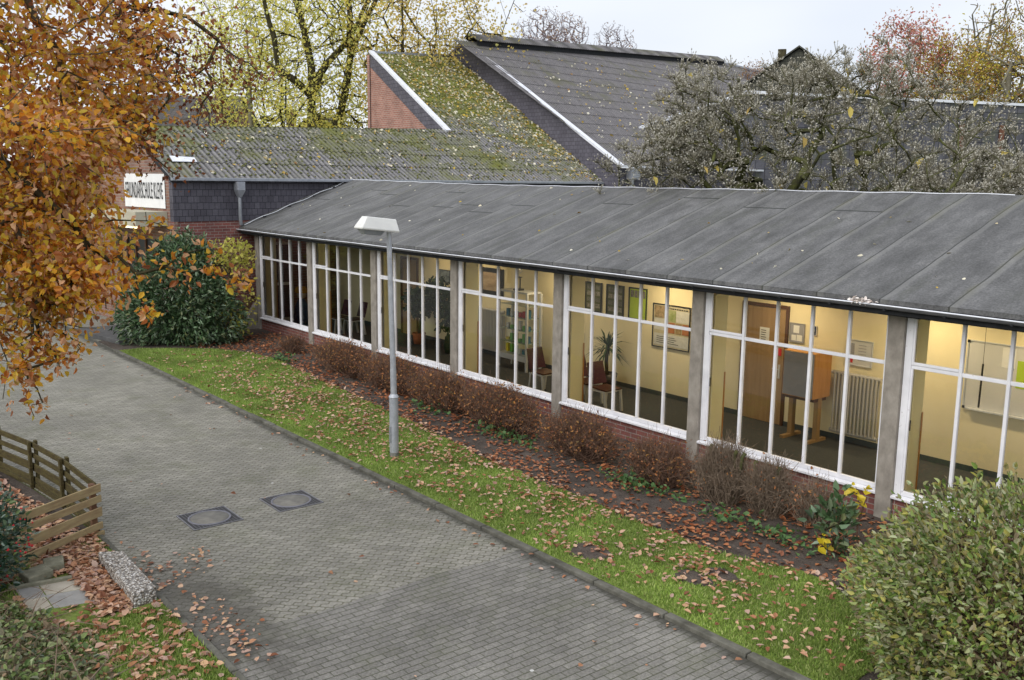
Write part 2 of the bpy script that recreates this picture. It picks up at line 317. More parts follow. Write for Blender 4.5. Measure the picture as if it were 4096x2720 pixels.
def paving():
    m=NT('paving',.85,.25); g=m.n('ShaderNodeTexCoord'); co=m.n('ShaderNodeMapping',{'Vector':g.outputs['Object'],'Rotation':(0,0,PI/2)})
    sp=m.n('ShaderNodeSeparateXYZ',{0:g.outputs['Object']})
    b1=m.n('ShaderNodeTexBrick',{'Vector':co,'Color1':(.225,.215,.196),'Color2':(.18,.172,.157),'Mortar':(.11,.11,.085),'Scale':1.,'Mortar Size':.0075,'Mortar Smooth':.2,'Brick Width':.225,'Row Height':.112})
    # interlocking pavers: the joints weave
    w1=m.math('MULTIPLY',m.math('SINE',m.math('MULTIPLY',sp.outputs['Y'],2*PI/.125)),.020)
    w2=m.math('MULTIPLY',m.math('SINE',m.math('MULTIPLY',sp.outputs['X'],2*PI/.125)),.020)
    cx=m.n('ShaderNodeCombineXYZ',{0:m.math('ADD',sp.outputs['Y'],w2),1:m.math('ADD',sp.outputs['X'],w1),2:0.})
    b2=m.n('ShaderNodeTexBrick',{'Vector':cx,'Color1':(.272,.26,.225),'Color2':(.215,.206,.178),'Mortar':(.115,.112,.078),'Scale':1.,'Mortar Size':.013,'Mortar Smooth':.5,'Brick Width':.25,'Row Height':.125})
    rw=m.math('FRACT',m.math('DIVIDE',sp.outputs['X'],.112)); b1c=m.mix(m.math('MULTIPLY',m.math('LESS_THAN',rw,.10),.52),b1,(.045,.047,.03))
    st=m.math('GREATER_THAN',m.math('ADD',sp.outputs['X'],m.math('MULTIPLY',m.math('SUBTRACT',m.noise(g.outputs['Object'],1.2,2),.5),.25)),21.75); c=m.mix(st,b2,b1c)
    o=g.outputs['Object']
    n1=m.noise(o,.45,5,.6); n2=m.noise(o,30,4,.75); n3=m.noise(o,3.5,5,.65); n4=m.noise(o,.25,3)
    c=m.mix(1,c,m.ramp(n1,(.3,.8),(.7,1.15)),'MULTIPLY'); c=m.mix(1,c,m.ramp(n2,(.3,.62),(.7,1.36)),'MULTIPLY'); c=m.mix(1,c,m.ramp(n3,(.3,.85),(.7,1.12)),'MULTIPLY')
    # greenish film
    c=m.mix(m.ramp(m.noise(o,1.2,5,.7),(.5,0),(.75,.4)),c,(.10,.11,.05))
    # damp dirty soil film at the left edge near the block and thin dirt plus a painted gap shadow along the lawn kerb
    dx=m.math('DIVIDE',m.math('SUBTRACT',sp.outputs['X'],21.0),2.3); dy=m.math('DIVIDE',m.math('SUBTRACT',sp.outputs['Y'],-9.9),.75)
    dd=m.math('SQRT',m.math('ADD',m.math('MULTIPLY',dx,dx),m.math('MULTIPLY',dy,dy)))
    da=m.math('ADD',dd,m.math('MULTIPLY',m.math('SUBTRACT',n3,.5),1.3)); c=m.mix(m.ramp(da,(.4,.7),(1.25,0)),c,(.075,.07,.06))
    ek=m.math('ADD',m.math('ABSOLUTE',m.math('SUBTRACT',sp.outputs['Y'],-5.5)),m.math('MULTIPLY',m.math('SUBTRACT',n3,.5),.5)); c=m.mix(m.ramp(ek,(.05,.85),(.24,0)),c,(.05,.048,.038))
    # chewing gum and droppings
    vo=m.n('ShaderNodeTexVoronoi',{'Vector':o,'Scale':1.5,'Randomness':1.}); wz=m.n('ShaderNodeSeparateColor',{0:vo.outputs['Color']})
    gum=m.math('MULTIPLY',m.math('LESS_THAN',vo.outputs['Distance'],.038),m.math('GREATER_THAN',wz.outputs[0],.55)); c=m.mix(gum,c,(.5,.5,.48))
    m.color(c); f=m.mix(st,b2.outputs['Fac'],b1.outputs['Fac'])
    m.bump(m.math('ADD',m.math('MULTIPLY',f,-1),m.math('MULTIPLY',n2,.5)),.5,.012); return m.m
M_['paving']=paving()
def groundmat(name,cols,sc,bump=.6,rough=.95):
    m=NT(name,rough,.1); o=m.coord(); n=m.noise(o,sc,8,.7); n2=m.noise(o,sc*.12,3); n3=m.noise(o,sc*9,3,.7)
    c=m.ramp(n,*[(.25+.5*i/(len(cols)-1),c) for i,c in enumerate(cols)]); c=m.mix(1,c,m.ramp(n2,(.3,.75),(.7,1.25)),'MULTIPLY'); c=m.mix(1,c,m.ramp(n3,(.3,.6),(.7,1.35)),'MULTIPLY')
    m.color(c); m.bump(n3,bump,.03); return m.m
M_['soil']=groundmat('soil',[(.05,.04,.034),(.085,.07,.06),(.12,.10,.085)],4)
M_['lawn']=groundmat('lawn_base',[(.13,.13,.05),(.15,.20,.045),(.18,.26,.055)],2.4)
M_['rough']=groundmat('rough_ground',[(.06,.06,.03),(.08,.1,.03),(.1,.12,.04)],.8)
M_['kerb']=noisy('kerb_concrete',(.07,.068,.055),(.17,.165,.14),5,.95,.15,.4,det=8)
M_['plaster']=noisy('yellow_plaster',(.76,.67,.44),(.82,.73,.50),1.5,.8,.2)
M_['plaster2']=noisy('pale_yellow_plaster',(.88,.86,.62),(.92,.90,.68),1.5,.8,.2)
M_['ceil']=noisy('ceiling_paint',(.7,.62,.4),(.75,.66,.45),1,.9,.1)
M_['carpet']=noisy('grey_carpet',(.06,.066,.075),(.085,.092,.10),30,.95,.05,.2)
M_['skirt']=noisy('skirting',(.05,.065,.07),(.07,.085,.09),3,.7,.2)
M_['door']=noisy('brown_door',(.30,.19,.09),(.37,.24,.12),2,.5,.3,sc3=(8,8,.6))
M_['dframe']=noisy('dark_wood',(.07,.03,.015),(.11,.05,.025),3,.5,.3,sc3=(5,5,.5))
M_['owood']=noisy('orange_wood',(.42,.19,.05),(.52,.26,.08),3,.45,.4,sc3=(6,6,.6))
M_['greyb']=noisy('grey_panel',(.28,.28,.31),(.33,.33,.36),2,.7,.2)
M_['radi']=noisy('radiator_paint',(.42,.40,.37),(.48,.46,.43),2,.4,.4)
M_['black']=noisy('black_plastic',(.012,.012,.014),(.02,.02,.022),4,.4,.4)
M_['wboard']=noisy('whiteboard',(.56,.56,.56),(.62,.62,.62),1,.3,.5)
M_['paper']=noisy('paper',(.7,.7,.7),(.8,.8,.8),3,.8,.2)
M_['green']=noisy('lime_paper',(.36,.50,.04),(.42,.56,.06),3,.8,.2)
M_['red']=noisy('red_card',(.55,.03,.04),(.6,.04,.05),3,.7,.2)
M_['purple']=noisy('purple_plywood',(.055,.012,.03),(.075,.018,.04),3,.4,.4)
M_['brownred']=noisy('reddish_seat',(.055,.016,.012),(.075,.022,.016),3,.4,.4)
M_['lgrey']=noisy('light_grey_metal',(.5,.52,.55),(.6,.62,.65),4,.4,.5)
M_['terra']=noisy('terracotta',(.32,.1,.04),(.4,.14,.06),5,.8,.2)
M_['wood_old']=noisy('mossy_weathered_wood',(.045,.033,.018),(.10,.085,.032),6,.9,.15,.4,sc3=(1,1,5))
M_['wood_new']=noisy('pale_weathered_wood',(.27,.19,.105),(.40,.32,.17),3,.85,.2,.3,sc3=(1,1,6))
def wave(name,c1,c2,scale): return noisy(name,c1,c2,scale)
# ================================================================ SETTING
g=MB(); g.box(-500,500,-500,500,-.6,-.02); tag(g.build('ground',M_['rough']),kind='structure')
# paved drive: forecourt widens beyond x=13
pv=MB(); pv.prism([(-26,-30,-.015),(12.4,-30,-.015),(12.6,-10.88,-.015),(14.4,-10.55,-.015),(15.8,-10.4,-.015),(17.3,-10.27,-.015),(36,-10.25,-.015),(36,-5.52,-.015),(-26,-5.52,-.015)],(0,0,.015))
pv.prism([(-26,-5.52,-.015),(1.6,-5.52,-.015),(1.6,-5.0,-.015),(-.3,-3.3,-.015),(-26,-3.3,-.015)],(0,0,.015))
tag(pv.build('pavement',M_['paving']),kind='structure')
soil=MB(); soil.prism([(-.3,-5.4,-.01),(36,-5.4,-.01),(36,.05,-.01),(-.3,.05,-.01)],(0,0,.035)); tag(soil.build('soil_bed',M_['soil']),kind='structure')
kb=MB()
x=1.7
while x<35.5:
    L=1.27*.98; j=random.uniform(-.008,.008); kb.box(x,x+L,-5.52+j,-5.40+j,-.1,.055+random.uniform(-.006,.008)); x+=1.27
tag(kb.build('kerb',M_['kerb'],bevel=.012),kind='structure')
kb=MB(); x=17.5
while x<35:
    j=random.uniform(-.006,.006); kb.box(x,x+1.25,-10.33+j,-10.245+j,-.1,.03); x+=1.27
tag(kb.build('kerb_edging',M_['kerb'],bevel=.01),kind='structure')
# lawn strip, its bed-side edge wanders
edge=[(1.9,-4.95),(2.6,-3.9),(3.4,-2.9),(4.6,-2.35),(5.96,-2.1),(8.83,-2.4),(12.38,-2.7),(15.62,-2.98),(18.5,-3.35),(20.2,-3.3),(21.9,-3.35),(23.3,-3.4),(24.3,-3.15),(25.2,-2.95),(26.2,-3.4),(26.9,-4.7)]
def interp_edge(x): 
    return np.interp(x,[e[0] for e in edge],[e[1] for e in edge])
lw=[]; xs=np.arange(1.9,26.95,.12)
for xx in xs: lw.append((xx,float(interp_edge(xx))+.10*math.sin(xx*3.1)+.06*math.sin(xx*9.7+1)+random.uniform(-.03,.03),.0))
lawn=MB(); poly=[(1.9,-5.395,.0)]+[(26.95,-5.395,.0)]+lw[::-1]
lawn.prism(poly,(0,0,.045)); tag(lawn.build('lawn',M_['lawn']),kind='structure')
l2=MB(); l2.prism([(17.5,-10.335,-.01),(17.5,-11.6,-.01),(18.4,-14,-.01),(34,-14,-.01),(34,-10.335,-.01)],(0,0,.03)); tag(l2.build('lawn_left',M_['lawn']),kind='structure')
lb=MB(); lb.prism([(12.6,-10.9,-.01),(14.4,-10.6,-.01),(15.8,-10.43,-.01),(17.35,-10.33,-.01),(17.5,-10.4,-.01),(18.1,-11.4,-.01),(19.4,-12.9,-.01),(12.6,-16,-.01)],(0,0,.02)); tag(lb.build('leaf_bed_soil',M_['soil']),kind='structure')
bare=[(22.5,-4.85,.34,.27),(24.05,-4.35,.33,.2),(24.2,-3.95,.3,.17)]
ms=MB()
for i,(cx,cy,rx,ry) in enumerate(bare):
    ms.face([(cx+rx*(1+.16*math.sin(3*a+i)+.08*math.sin(7*a))*math.cos(a),cy+ry*(1+.16*math.sin(3*a+i)+.1*math.sin(6*a+i))*math.sin(a),.050) for a in np.linspace(0,2*PI,30,endpoint=False)])
tag(ms.build('bare_soil_patches',M_['soil']),kind='structure')
def inlawn(p,m=0.):
    ok=(p[:,1]>-5.38)&(p[:,1]<interp_edge(p[:,0])-m)&(p[:,0]>2.0)&(p[:,0]<26.9)
    for cx,cy,rx,ry in bare: ok&=(((p[:,0]-cx)/rx)**2+((p[:,1]-cy)/ry)**2)>.9
    return ok
def blades(name,P,h,mat,w=.012):
    n=len(P); a=rng.uniform(0,2*PI,n); d=np.stack([np.cos(a),np.sin(a),0*a],1); hh=h*rng.uniform(.5,1.3,(n,1)); lean=rng.normal(size=(n,3))*.35; lean[:,2]=0
    V=np.stack([P-d*w,P+d*w,P+np.array([0,0,1])*hh+lean*hh],1).reshape(-1,3); F=np.arange(3*n).reshape(-1,3); return fastmesh(name,V,F,mat)
M_['blade']=leafmat('grass_blades',(.13,.20,.04),(.21,.32,.06),(.31,.42,.09),(.42,.47,.18),rough=.6,trans=.35,clump=.9)
Pn=np.stack([rng.uniform(2,26.9,190000),rng.uniform(-5.4,-2,190000),np.full(190000,.04)],1); Pn=Pn[inlawn(Pn,.0)]
tag(blades('grass',Pn,.046,M_['blade'],.011),'short green autumn grass of the long lawn strip beside the drive','grass',kind='stuff')
Pn=np.stack([rng.uniform(17.6,27,60000),rng.uniform(-13,-10.34,60000),np.full(60000,.015)],1)
Pn=Pn[(Pn[:,1]<-10.35)&~((Pn[:,0]>18.6)&(Pn[:,0]<20.45)&(Pn[:,1]>-11.75))&(Pn[:,1]>-11.9+.0*Pn[:,0])]
tag(blades('grass',Pn,.06,M_['blade'],.010),'green grass around the paving slabs left of the drive','grass',kind='stuff')
# fallen leaves
M_['fallen']=leafmat('fallen_leaves',(.16,.06,.03),(.32,.13,.06),(.44,.23,.13),(.54,.34,.23),(.42,.28,.23),(.20,.08,.04),(.60,.38,.22),(.50,.36,.29),rough=.6,trans=.1)
def fleaves(P,size,lab,z=.05,cat='leaves'):
    P=P.copy(); P[:,2]=z+rng.uniform(0,.035,len(P)); tag(leaves('fallen_leaves',P,size,M_['fallen'],asp=.7,flat=.8,fold=.09),lab,cat,kind='stuff')
def dens(P,sc,ph=0): return .5+.25*(np.sin(P[:,0]*sc+ph)*np.cos(P[:,1]*sc*1.7+ph*2)+np.sin(P[:,0]*sc*2.7+1+ph)*np.cos(P[:,1]*sc*3.1+ph))
def scat(n,x0,x1,y0,y1): return np.stack([rng.uniform(x0,x1,n),rng.uniform(y0,y1,n),np.zeros(n)],1)
P=scat(14500,3,26.8,-5.35,-2.2); P=P[inlawn(P,-.1)&(rng.uniform(size=len(P))<dens(P,1.9)*np.interp(P[:,0],[3,7,11,21,27],[.12,.45,1,.9,.62])*np.interp(P[:,1],[-5.4,-4.9,-4.2],[.45,.6,1]))]
fleaves(P,.08,'brown fallen leaves scattered over the long lawn strip',.085)
P=scat(12000,1.5,26.5,-3.4,-.1); P=P[(P[:,1]>interp_edge(P[:,0])-.05)&(rng.uniform(size=len(P))<dens(P,1.5,2)*1.25)]
M_['fallen'],keep=leafmat('red_brown_leaves',(.14,.045,.02),(.26,.08,.03),(.36,.13,.05),(.44,.20,.09),(.20,.06,.03),(.34,.18,.11),rough=.6,trans=.1),M_['fallen']
fleaves(P,.085,'reddish fallen leaves on the dark soil bed below the windows',.035)
M_['fallen']=keep
P=scat(5200,18.2,24,-12.6,-10.36); P=P[(rng.uniform(size=len(P))<dens(P,3.2,1)*1.0)]; P=P[~((P[:,0]>18.7)&(P[:,0]<19.85)&(P[:,1]>-11.72)&(P[:,1]<-10.93))]
P=P[~((P[:,0]>18.6)&(P[:,0]<20.4)&(P[:,1]>-10.7))&(rng.uniform(size=len(P))<np.interp(P[:,1],[-12.2,-11.6,-10.4],[.2,1,.8]))]
P2=scat(1500,17.6,20.3,-11.0,-10.66); P3=scat(900,17.5,18.7,-11.3,-10.4)
fleaves(np.concatenate([P,P2,P3]),.095,'russet fallen leaves lying around the slabs and pebble block',.035)
P=scat(5200,12.8,18.1,-13,-10.4); P=P[(P[:,1]<-10.45-.13*(17.4-P[:,0])*(P[:,0]<17.4))&(P[:,0]<18.05-.6*(P[:,1]+11.4))]
fleaves(P,.095,'thick carpet of brown leaves inside the wooden fence corner',.02)
P=np.concatenate([scat(60,-2,26,-10.2,-5.6),np.stack([rng.normal(21.6,.5,110),rng.normal(-9.95,.16,110),np.zeros(110)],1),np.stack([rng.normal(19.3,.7,60),rng.normal(-10.05,.12,60),np.zeros(60)],1),np.stack([rng.normal(19.3,.3,30),rng.normal(-9.45,.2,30),np.zeros(30)],1),np.stack([rng.uniform(8,26,70),-5.6-np.abs(rng.normal(0,.12,70)),np.zeros(70)],1)])
fleaves(P,.075,'stray brown leaves blown onto the grey drive',.01)
P=np.concatenate([np.stack([rng.normal(cx,.28,n),rng.normal(cy+.08,.2,n),np.zeros(n)],1) for cx,cy,n in ((22.5,-4.75,46),(24.1,-4.2,60))]); fleaves(P,.085,'pinkish brown leaves lying on the bare soil patches in the lawn',.055)
# weeds in the bed
P=np.concatenate([np.stack([rng.normal(cx,.35,n),rng.normal(cy,.16,n),rng.uniform(.04,.2,n)],1) for cx,cy,n in ((13.9,-2.05,60),(17.1,-2.0,110),(20.6,-2.1,110),(21.3,-2.1,40),(22.9,-2.1,80),(23.8,-2.15,60),(16.4,-2.0,40),(6.3,-2.0,80),(24.4,-2.2,50))])
M_['weed']=leafmat('weed_leaves',(.04,.09,.03),(.08,.16,.05),(.15,.24,.09),trans=.2)
tag(leaves('weeds',P,.09,M_['weed'],asp=.8,flat=.3),'low green weeds growing at the foot of the clipped bushes','weeds',kind='stuff')
# ================================================================ CORRIDOR BUILDING
PT=4.0257; PW=.3045; NB=8
cb=empty('corridor_building',(0,0,0),0,'long low glazed school corridor with grey felt roof and white framed windows','building')
def roofx(y): return -.30-.122*(y+.45)
ry0,rz0,ry1,rz1=-.42,3.645,4.4,5.235
rf=MB(); ns=60
def rz(x,y): 
    z=rz0+(rz1-rz0)*(y-ry0)/(ry1-ry0); return z+.10*max(0,1-(x+1)/9.)*max(0,(y-ry0)/(ry1-ry0)) +.003*math.sin(x*1.3)*math.sin(y)
vs=[];fs=[]; nx,ny=120,8
for j in range(ny+1):
    y=ry0+(ry1-ry0)*j/ny; xl=roofx(y)
    for i in range(nx+1):
        xx=xl+(37-xl)*i/nx; vs.append((xx,y,rz(xx,y)))
for j in range(ny):
    for i in range(nx): a=j*(nx+1)+i; fs.append((a,a+1,a+nx+2,a+nx+1))
rf.raw(vs,fs,0,True)
rf.prism([(-.35,ry0,rz0-.004),(-.95,ry1,rz1-.09),(37,ry1,rz1-.09),(37,ry0,rz0-.004)][::-1],(0,0,-.07))
rf.build('roof',M_['felt'],cb)
rb=MB(); rb.prism([(-.95,4.4,rz1-.14),(37,4.4,rz1-.14),(37,5.9,4.3),(-.95,5.9,4.3)],(0,0,.1)); rb.build('rear_roof',M_['felt'],cb)
sf=MB(); sf.box(-.28,36.9,-.40,-.36,3.42,3.60); sf.box(-.28,36.9,-.36,.06,3.40,3.44)
sf.prism([(-.29,.06,3.35),(-.29,5.7,3.35),(-.29,5.7,4.3),(-.29,4.3,5.05),(-.29,.06,3.66)],(.1,0,0))
sf.build('fascia',M_['dark'],cb)
# gutter: open half pipe with bright bead
gt=MB(); gx=np.linspace(-.36,36.9,46); a_=np.linspace(0,PI,7)
gz=lambda x: 3.565-.012*abs(math.sin(x*.39))
vs=[(xx,-.475-.062*math.cos(t),gz(xx)-.062*math.sin(t)) for xx in gx for t in a_]
fs=[(i*7+k,i*7+k+1,(i+1)*7+k+1,(i+1)*7+k) for i in range(len(gx)-1) for k in range(6)]
gt.raw(vs,fs,0,True); vs=[(p[0],-.475+(p[1]+.475)*.94,gz(p[0])+(p[2]-gz(p[0]))*.92+.001) for p in vs]; gt.raw(vs,[f[::-1] for f in fs],0,True)
gut=gt.build('gutter',noisy('grey_gutter',(.10,.105,.115),(.16,.165,.175),5,.5,.4),cb)
be=MB(); be.tube([(xx,-.54,gz(xx)+.004) for xx in gx],.013,6); be.build('bead',M_['zincw'],gut)
br=MB(); br.bar((0,-.40,3.50),(0,-.53,3.495),.04,.02); br.bar((0,-.405,3.6),(0,-.40,3.46),.05,.03); br0=br.build('bracket',M_['dark'],gut); br0.location.x=.6
for k in range(1,38): b_=br0.copy(); COL.objects.link(b_); b_.parent=gut; b_.location.x=.6+.95*k
cbk=MB(); pts=[(roofx(y)+.16,y,rz(0,y)+.05+.02*math.sin(y*5)) for y in np.linspace(-.3,4.36,26)]; cbk.tube(pts,.014,5)
cbk.tube([(xx,4.36+.03*math.sin(xx*2.2),rz(xx,4.36)+.016+.008*math.sin(xx*4.1)) for xx in np.linspace(-.7,24,90)],.011,5); cbk.build('cable',M_['zincw'],cb)
for y in (.5,1.55,2.6,3.5):
    h=MB(); h.box(-.06,.06,-.04,.04,0,.05); o=h.build('cable_holder',M_['black'],cb,bevel=.008); o.location=(roofx(y)+.17,y,rz(0,y))
fl=MB(); fl.bar((-.30,-.35,3.70),(-.86,4.3,rz(-.8,4.3)+.04),.14,.05); fl.build('flashing',noisy('dirty_lead',(.06,.062,.05),(.2,.2,.2),4,.8),cb)
# posts, sills, windows
def winbay(k):
    x0=k*PT+PW-.006; x1=(k+1)*PT+.006
    w=MB(); y0,y1=.045,.115; zb=.47; zt=3.42
    jl=.115
    w.box(x0,x0+jl,y0-.02,y1,zb,zt); w.box(x1-.055,x1,y0,y1,zb,zt)
    w.box(x0+jl,x1-.055,y0,y1,zb,zb+.075); w.box(x0+jl,x1-.055,y0,y1,zt-.08,zt)
    n=5; a=x0+.05; b=x1-.02; step=(b-a-.12)/n
    ms_=[a+.13+step*i for i in range(1,n)]
    for m_ in ms_: w.box(m_-.026,m_+.026,y0-.005,y1-.01,zb+.075,zt-.08)
    ed=[x0+jl]+ms_+[x1-.055]
    for i in range(5):
        l=ed[i]+(.026 if i else 0); r_=ed[i+1]-(.026 if i<4 else 0); zz=2.575 
        w.box(l,r_,y0+.002,y1-.012,zz-.03,zz+.03)
    # opening casement in first light
    l=ed[0]; r_=ed[1]-.026
    w.box(l,l+.035,y0-.012,y0+.03,zb+.075,2.54); w.box(l,l+.035,y0-.012,y0+.03,2.61,zt-.08); w.box(l+.035,r_,y0-.010,y0+.03,2.61,2.655)
    o=w.build('window',M_['peel'],cb,bevel=.006)
    s=MB(); s.prism([(x0-.015,-.045,.40),(x0-.015,-.045,.445),(x0-.015,.10,.473),(x0-.015,.10,.40)],(x1-x0+.03,0,0)); s.build('sill',M_['peel'],o,bevel=.008)
    p=MB()
    p.face([(ed[0],.09,zb+.07),(ed[-1],.09,zb+.07),(ed[-1],.09,zt-.07),(ed[0],.09,zt-.07)]); p.build('pane',M_['glass'],o)
    h=MB(); h.box(l+.045,l+.06,y0+.005,y0+.02,1.55,1.72); h.build('catch',M_['black'],o)
    b_=MB(); b_.box(x0+.006,x1-.006,.02,.25,-.05,.398); b_.build('brick_base',M_['brick'],cb)
    pr=MB(); pr.box(x0+.10-.04,x0+.10,.19,.26,.16,3.3); pr.box(x0-.28,x0+.06,.255,.62,.16,3.3); o2=pr.build('pier',M_['plaster2'],cb)
    cs=MB(); cs.box(x0+.061,x0+.075,.60,.63,.16,1.75); cs.build('corner_strip',M_['owood'],o2)
for k in range(NB): winbay(k)
for k in range(NB+1):
    p=MB(); x0=k*PT+.012 if k else .03; p.box(x0,k*PT+PW-.012,-.035,.2,-.05,3.42); p.build('concrete_post',M_['concrete'],cb,bevel=.012)
fr=MB(); fr.box(-.25,36,.255,3.3,-.1,.16); fr.build('floor',M_['carpet'],cb)
iw=MB(); iw.box(-.1,36,3.25,3.5,.1,3.32); iw.build('inner_wall',M_['plaster'],cb)
sk=MB(); sk.box(-.1,36,3.232,3.249,.16,.27); sk.build('skirting',M_['skirt'],cb)
ci=MB(); ci.box(-.25,36,.12,3.3,3.33,3.38); ci.build('ceiling',M_['ceil'],cb)
bw=MB(); bw.box(-.25,36.5,5.5,5.75,-.1,4.35); bw.box(36.4,36.6,0,5.5,-.1,4.0); bw.build('rear_wall',M_['brick2'],cb)
ew=MB(); ew.box(-.28,-.2,.2,3.3,.0,3.4); ew.box(-.19,-.15,.25,3.25,.16,3.33,); ew.build('end_wall',M_['brick2'],cb)
# glazed end door
dr=MB(); 
for (a,b,c,d) in ((.45,1.45,2.98,3.08),(.45,1.45,.16,.3),(.45,1.45,1.5,1.6)): dr.box(-.149,-.10,a,b,c,d)
for y in (.45,.92,1.4): dr.box(-.149,-.09,y,y+.07,.16,3.08)
edoor=dr.build('end_door',M_['peel'],cb); q=MB(); q.box(-.14,-.135,.5,1.42,.3,3.0); q.build('pane',M_['black'],edoor)
# interior doors
def idoor(x0,x1,name='door',n=1):
    d=MB(); d.box(x0+.1,x1-.05,3.215,3.249,.17,2.72); o=d.build('interior_door',M_['door'],cb,bevel=.004)
    f=MB(); f.box(x0,x0+.11,3.19,3.249,.165,2.8); f.box(x1-.06,x1,3.19,3.249,.165,2.8); f.box(x0+.11,x1-.06,3.19,3.249,2.73,2.8); f.build('door_frame',M_['dframe'],o)
    h=MB(); h.box(x1-.18,x1-.14,3.19,3.214,1.2,1.5); h.bar((x1-.16,3.17,1.4),(x1-.32,3.17,1.4),.02,.02); h.build('handle',M_['lgrey'],o)
    return o
D1=idoor(18.87,20.08); D2=idoor(4.55,5.6)
s=MB(); s.box(19.36,19.61,3.205,3.213,1.97,2.27); nt_=s.build('notice',M_['paper'],D1)
s=MB(); [s.box(19.40,19.57-random.uniform(0,.08),3.2,3.203,2.2-.05*i,2.215-.05*i) for i in range(5)]; s.build('lettering',M_['black'],nt_)
s=MB(); s.box(19.76,19.95,3.205,3.213,1.70,1.86); s.build('red_card',M_['red'],D1)
# warm ceiling lamps; portrait-board and brown-door ones added to brighten the wall
lm=NT('lamp_diffuser',.5,.3); lm.b.inputs['Emission Color'].default_value=(1,.62,.2,1); lm.b.inputs['Emission Strength'].default_value=5
for i,(x,lab,pwr) in enumerate(((7.3,'lit ceiling lamp behind the tall ficus in the third window bay',6),(9.35,'lit ceiling lamp above the large dark framed picture',9),(16.9,'lit ceiling lamp above the wide photo poster',24),(23.3,'lit ceiling lamp left of the whiteboard',24),(13.2,'added ceiling fill lamp above the hanging rod and portrait boards',18),(20.3,'added ceiling fill lamp in front of the brown door',16),(25.6,'lit ceiling lamp over the whiteboard',22))):
    t=empty('ceiling_lamp',(x,2.35,3.325),0,lab,'lamp','ceiling lamps in the corridor')
    m=MB(); m.box(-.45,.45,-.09,.09,-.05,-.002); m.build('housing',M_['white'],t,bevel=.006)
    m=MB(); m.box(-.42,.42,-.075,.075,-.062,-.051); m.build('diffuser',lm.m,t)
    ld=bpy.data.lights.new('lamp','AREA'); ld.shape='RECTANGLE'; ld.size=.8; ld.size_y=.14; ld.energy=pwr; ld.color=(1,.80,.50); lo=bpy.data.objects.new('lamp_light',ld); COL.objects.link(lo); lo.parent=t; lo.location=(0,0,-.075)
# ---------------- corridor furnishings
def frame(x0,x1,z0,z1,name,lab,cat,matin,fm='black',bw=.035,y=3.245,extra=None,group=None):
    t=empty(name,((x0+x1)/2,y,z0),0,lab,cat,group); w=(x1-x0)/2; h=z1-z0
    m=MB(); m.box(-w,w,-.012,-.002,0,h); m.build('board',matin,t)
    m=MB(); m.box(-w,w,-.03,-.0125,0,bw); m.box(-w,w,-.03,-.0125,h-bw,h); m.box(-w,-w+bw,-.03,-.0125,bw,h-bw); m.box(w-bw,w,-.03,-.0125,bw,h-bw); m.build('frame',M_[fm],t)
    if extra: extra(t,w,h)
    return t
def photos(nr,nc):
    def f(t,w,h):
        m=MB(); cw=(2*w-.12)/nc; ch=(h-.14)/nr
        for r in range(nr):
            for c in range(nc):
                x=-w+.06+cw*c; z=.07+ch*r; m.box(x+.01,x+cw-.01,-.016,-.0125,z+ch*.25,z+ch-.01,(r*3+c*2)%2)
        m.build('photos',[noisy('photo_grey',(.06,.06,.05),(.35,.33,.28),25,.5),noisy('photo_dark',(.03,.03,.03),(.2,.2,.16),30,.5)],t)
    return f
pale=noisy('dark_green_mount',(.06,.07,.03),(.10,.11,.05),6)
frame(13.70,14.33,1.98,2.77,'photo_board','black framed board of portrait rows, left of its neighbour with the same rows','picture',pale,extra=photos(4,3))
frame(14.50,15.14,1.96,2.77,'photo_board','black framed board of portrait rows beside the lime green board','picture',pale,extra=photos(4,3))
def halfp(t,w,h):
    m=MB(); [m.box(-w+.06+.13*c,-w+.17+.13*c,-.016,-.0125,h-.25,h-.07) for c in range(4)]; m.build('photos',noisy('photo_small',(.05,.05,.05),(.3,.28,.24),30,.5),t)
frame(15.31,15.94,1.96,2.77,'photo_board','black framed lime green board with a few portraits along its top','picture',M_['green'],extra=halfp)
def postr(t,w,h):
    ms=[noisy('poster_field',(.16,.12,.05),(.45,.33,.2),9,.5),noisy('poster_orange',(.3,.11,.05),(.45,.2,.1),8,.5),noisy('poster_white',(.5,.5,.48),(.62,.62,.6),14,.5),noisy('poster_green',(.22,.28,.1),(.4,.42,.25),9,.5)]
    m=MB()
    for (a,b,c,d,k) in ((.05,.35,.68,.95,0),(.36,.62,.62,.88,3),(.63,.97,.62,.88,2),(.05,.33,.4,.66,2),(.35,.6,.36,.6,1),(.62,.78,.36,.6,0),(.8,.97,.36,.6,1),(.05,.97,.06,.32,2)):
        m.box(-w+2*w*a,-w+2*w*b,-.017,-.0125,h*c,h*d,k)
    m.build('picture_fields',ms,t)
    q=MB(); 
    for i in range(4): q.box(-w+.15,w-.2-random.uniform(0,.3),-.0205,-.0175,h*(.11+.045*i),h*(.122+.045*i))
    for i in range(9): q.box(-w+2*w*(.40+.06*i),-w+2*w*(.445+.06*i),-.016,-.0125,h*.90,h*.925)
    q.build('lettering',M_['black'],t)
frame(16.15,17.35,1.38,2.46,'poster','wide black framed photo poster under the brightest lamp','poster',noisy('poster_cream',(.42,.38,.26),(.55,.5,.36),6,.5),extra=postr,bw=.025)
def inner(t,w,h):
    m=MB(); m.box(-w+.17,w-.17,-.02,-.0125,.16,h-.14); m.build('print',noisy('old_print',(.22,.15,.1),(.5,.4,.3),3,.4,sc3=(.6,1,1.6)),t)
frame(9.01,10.18,1.95,2.79,'framed_picture','large dark framed picture above the grey radiator panel','picture',M_['black'],extra=inner,bw=.05)
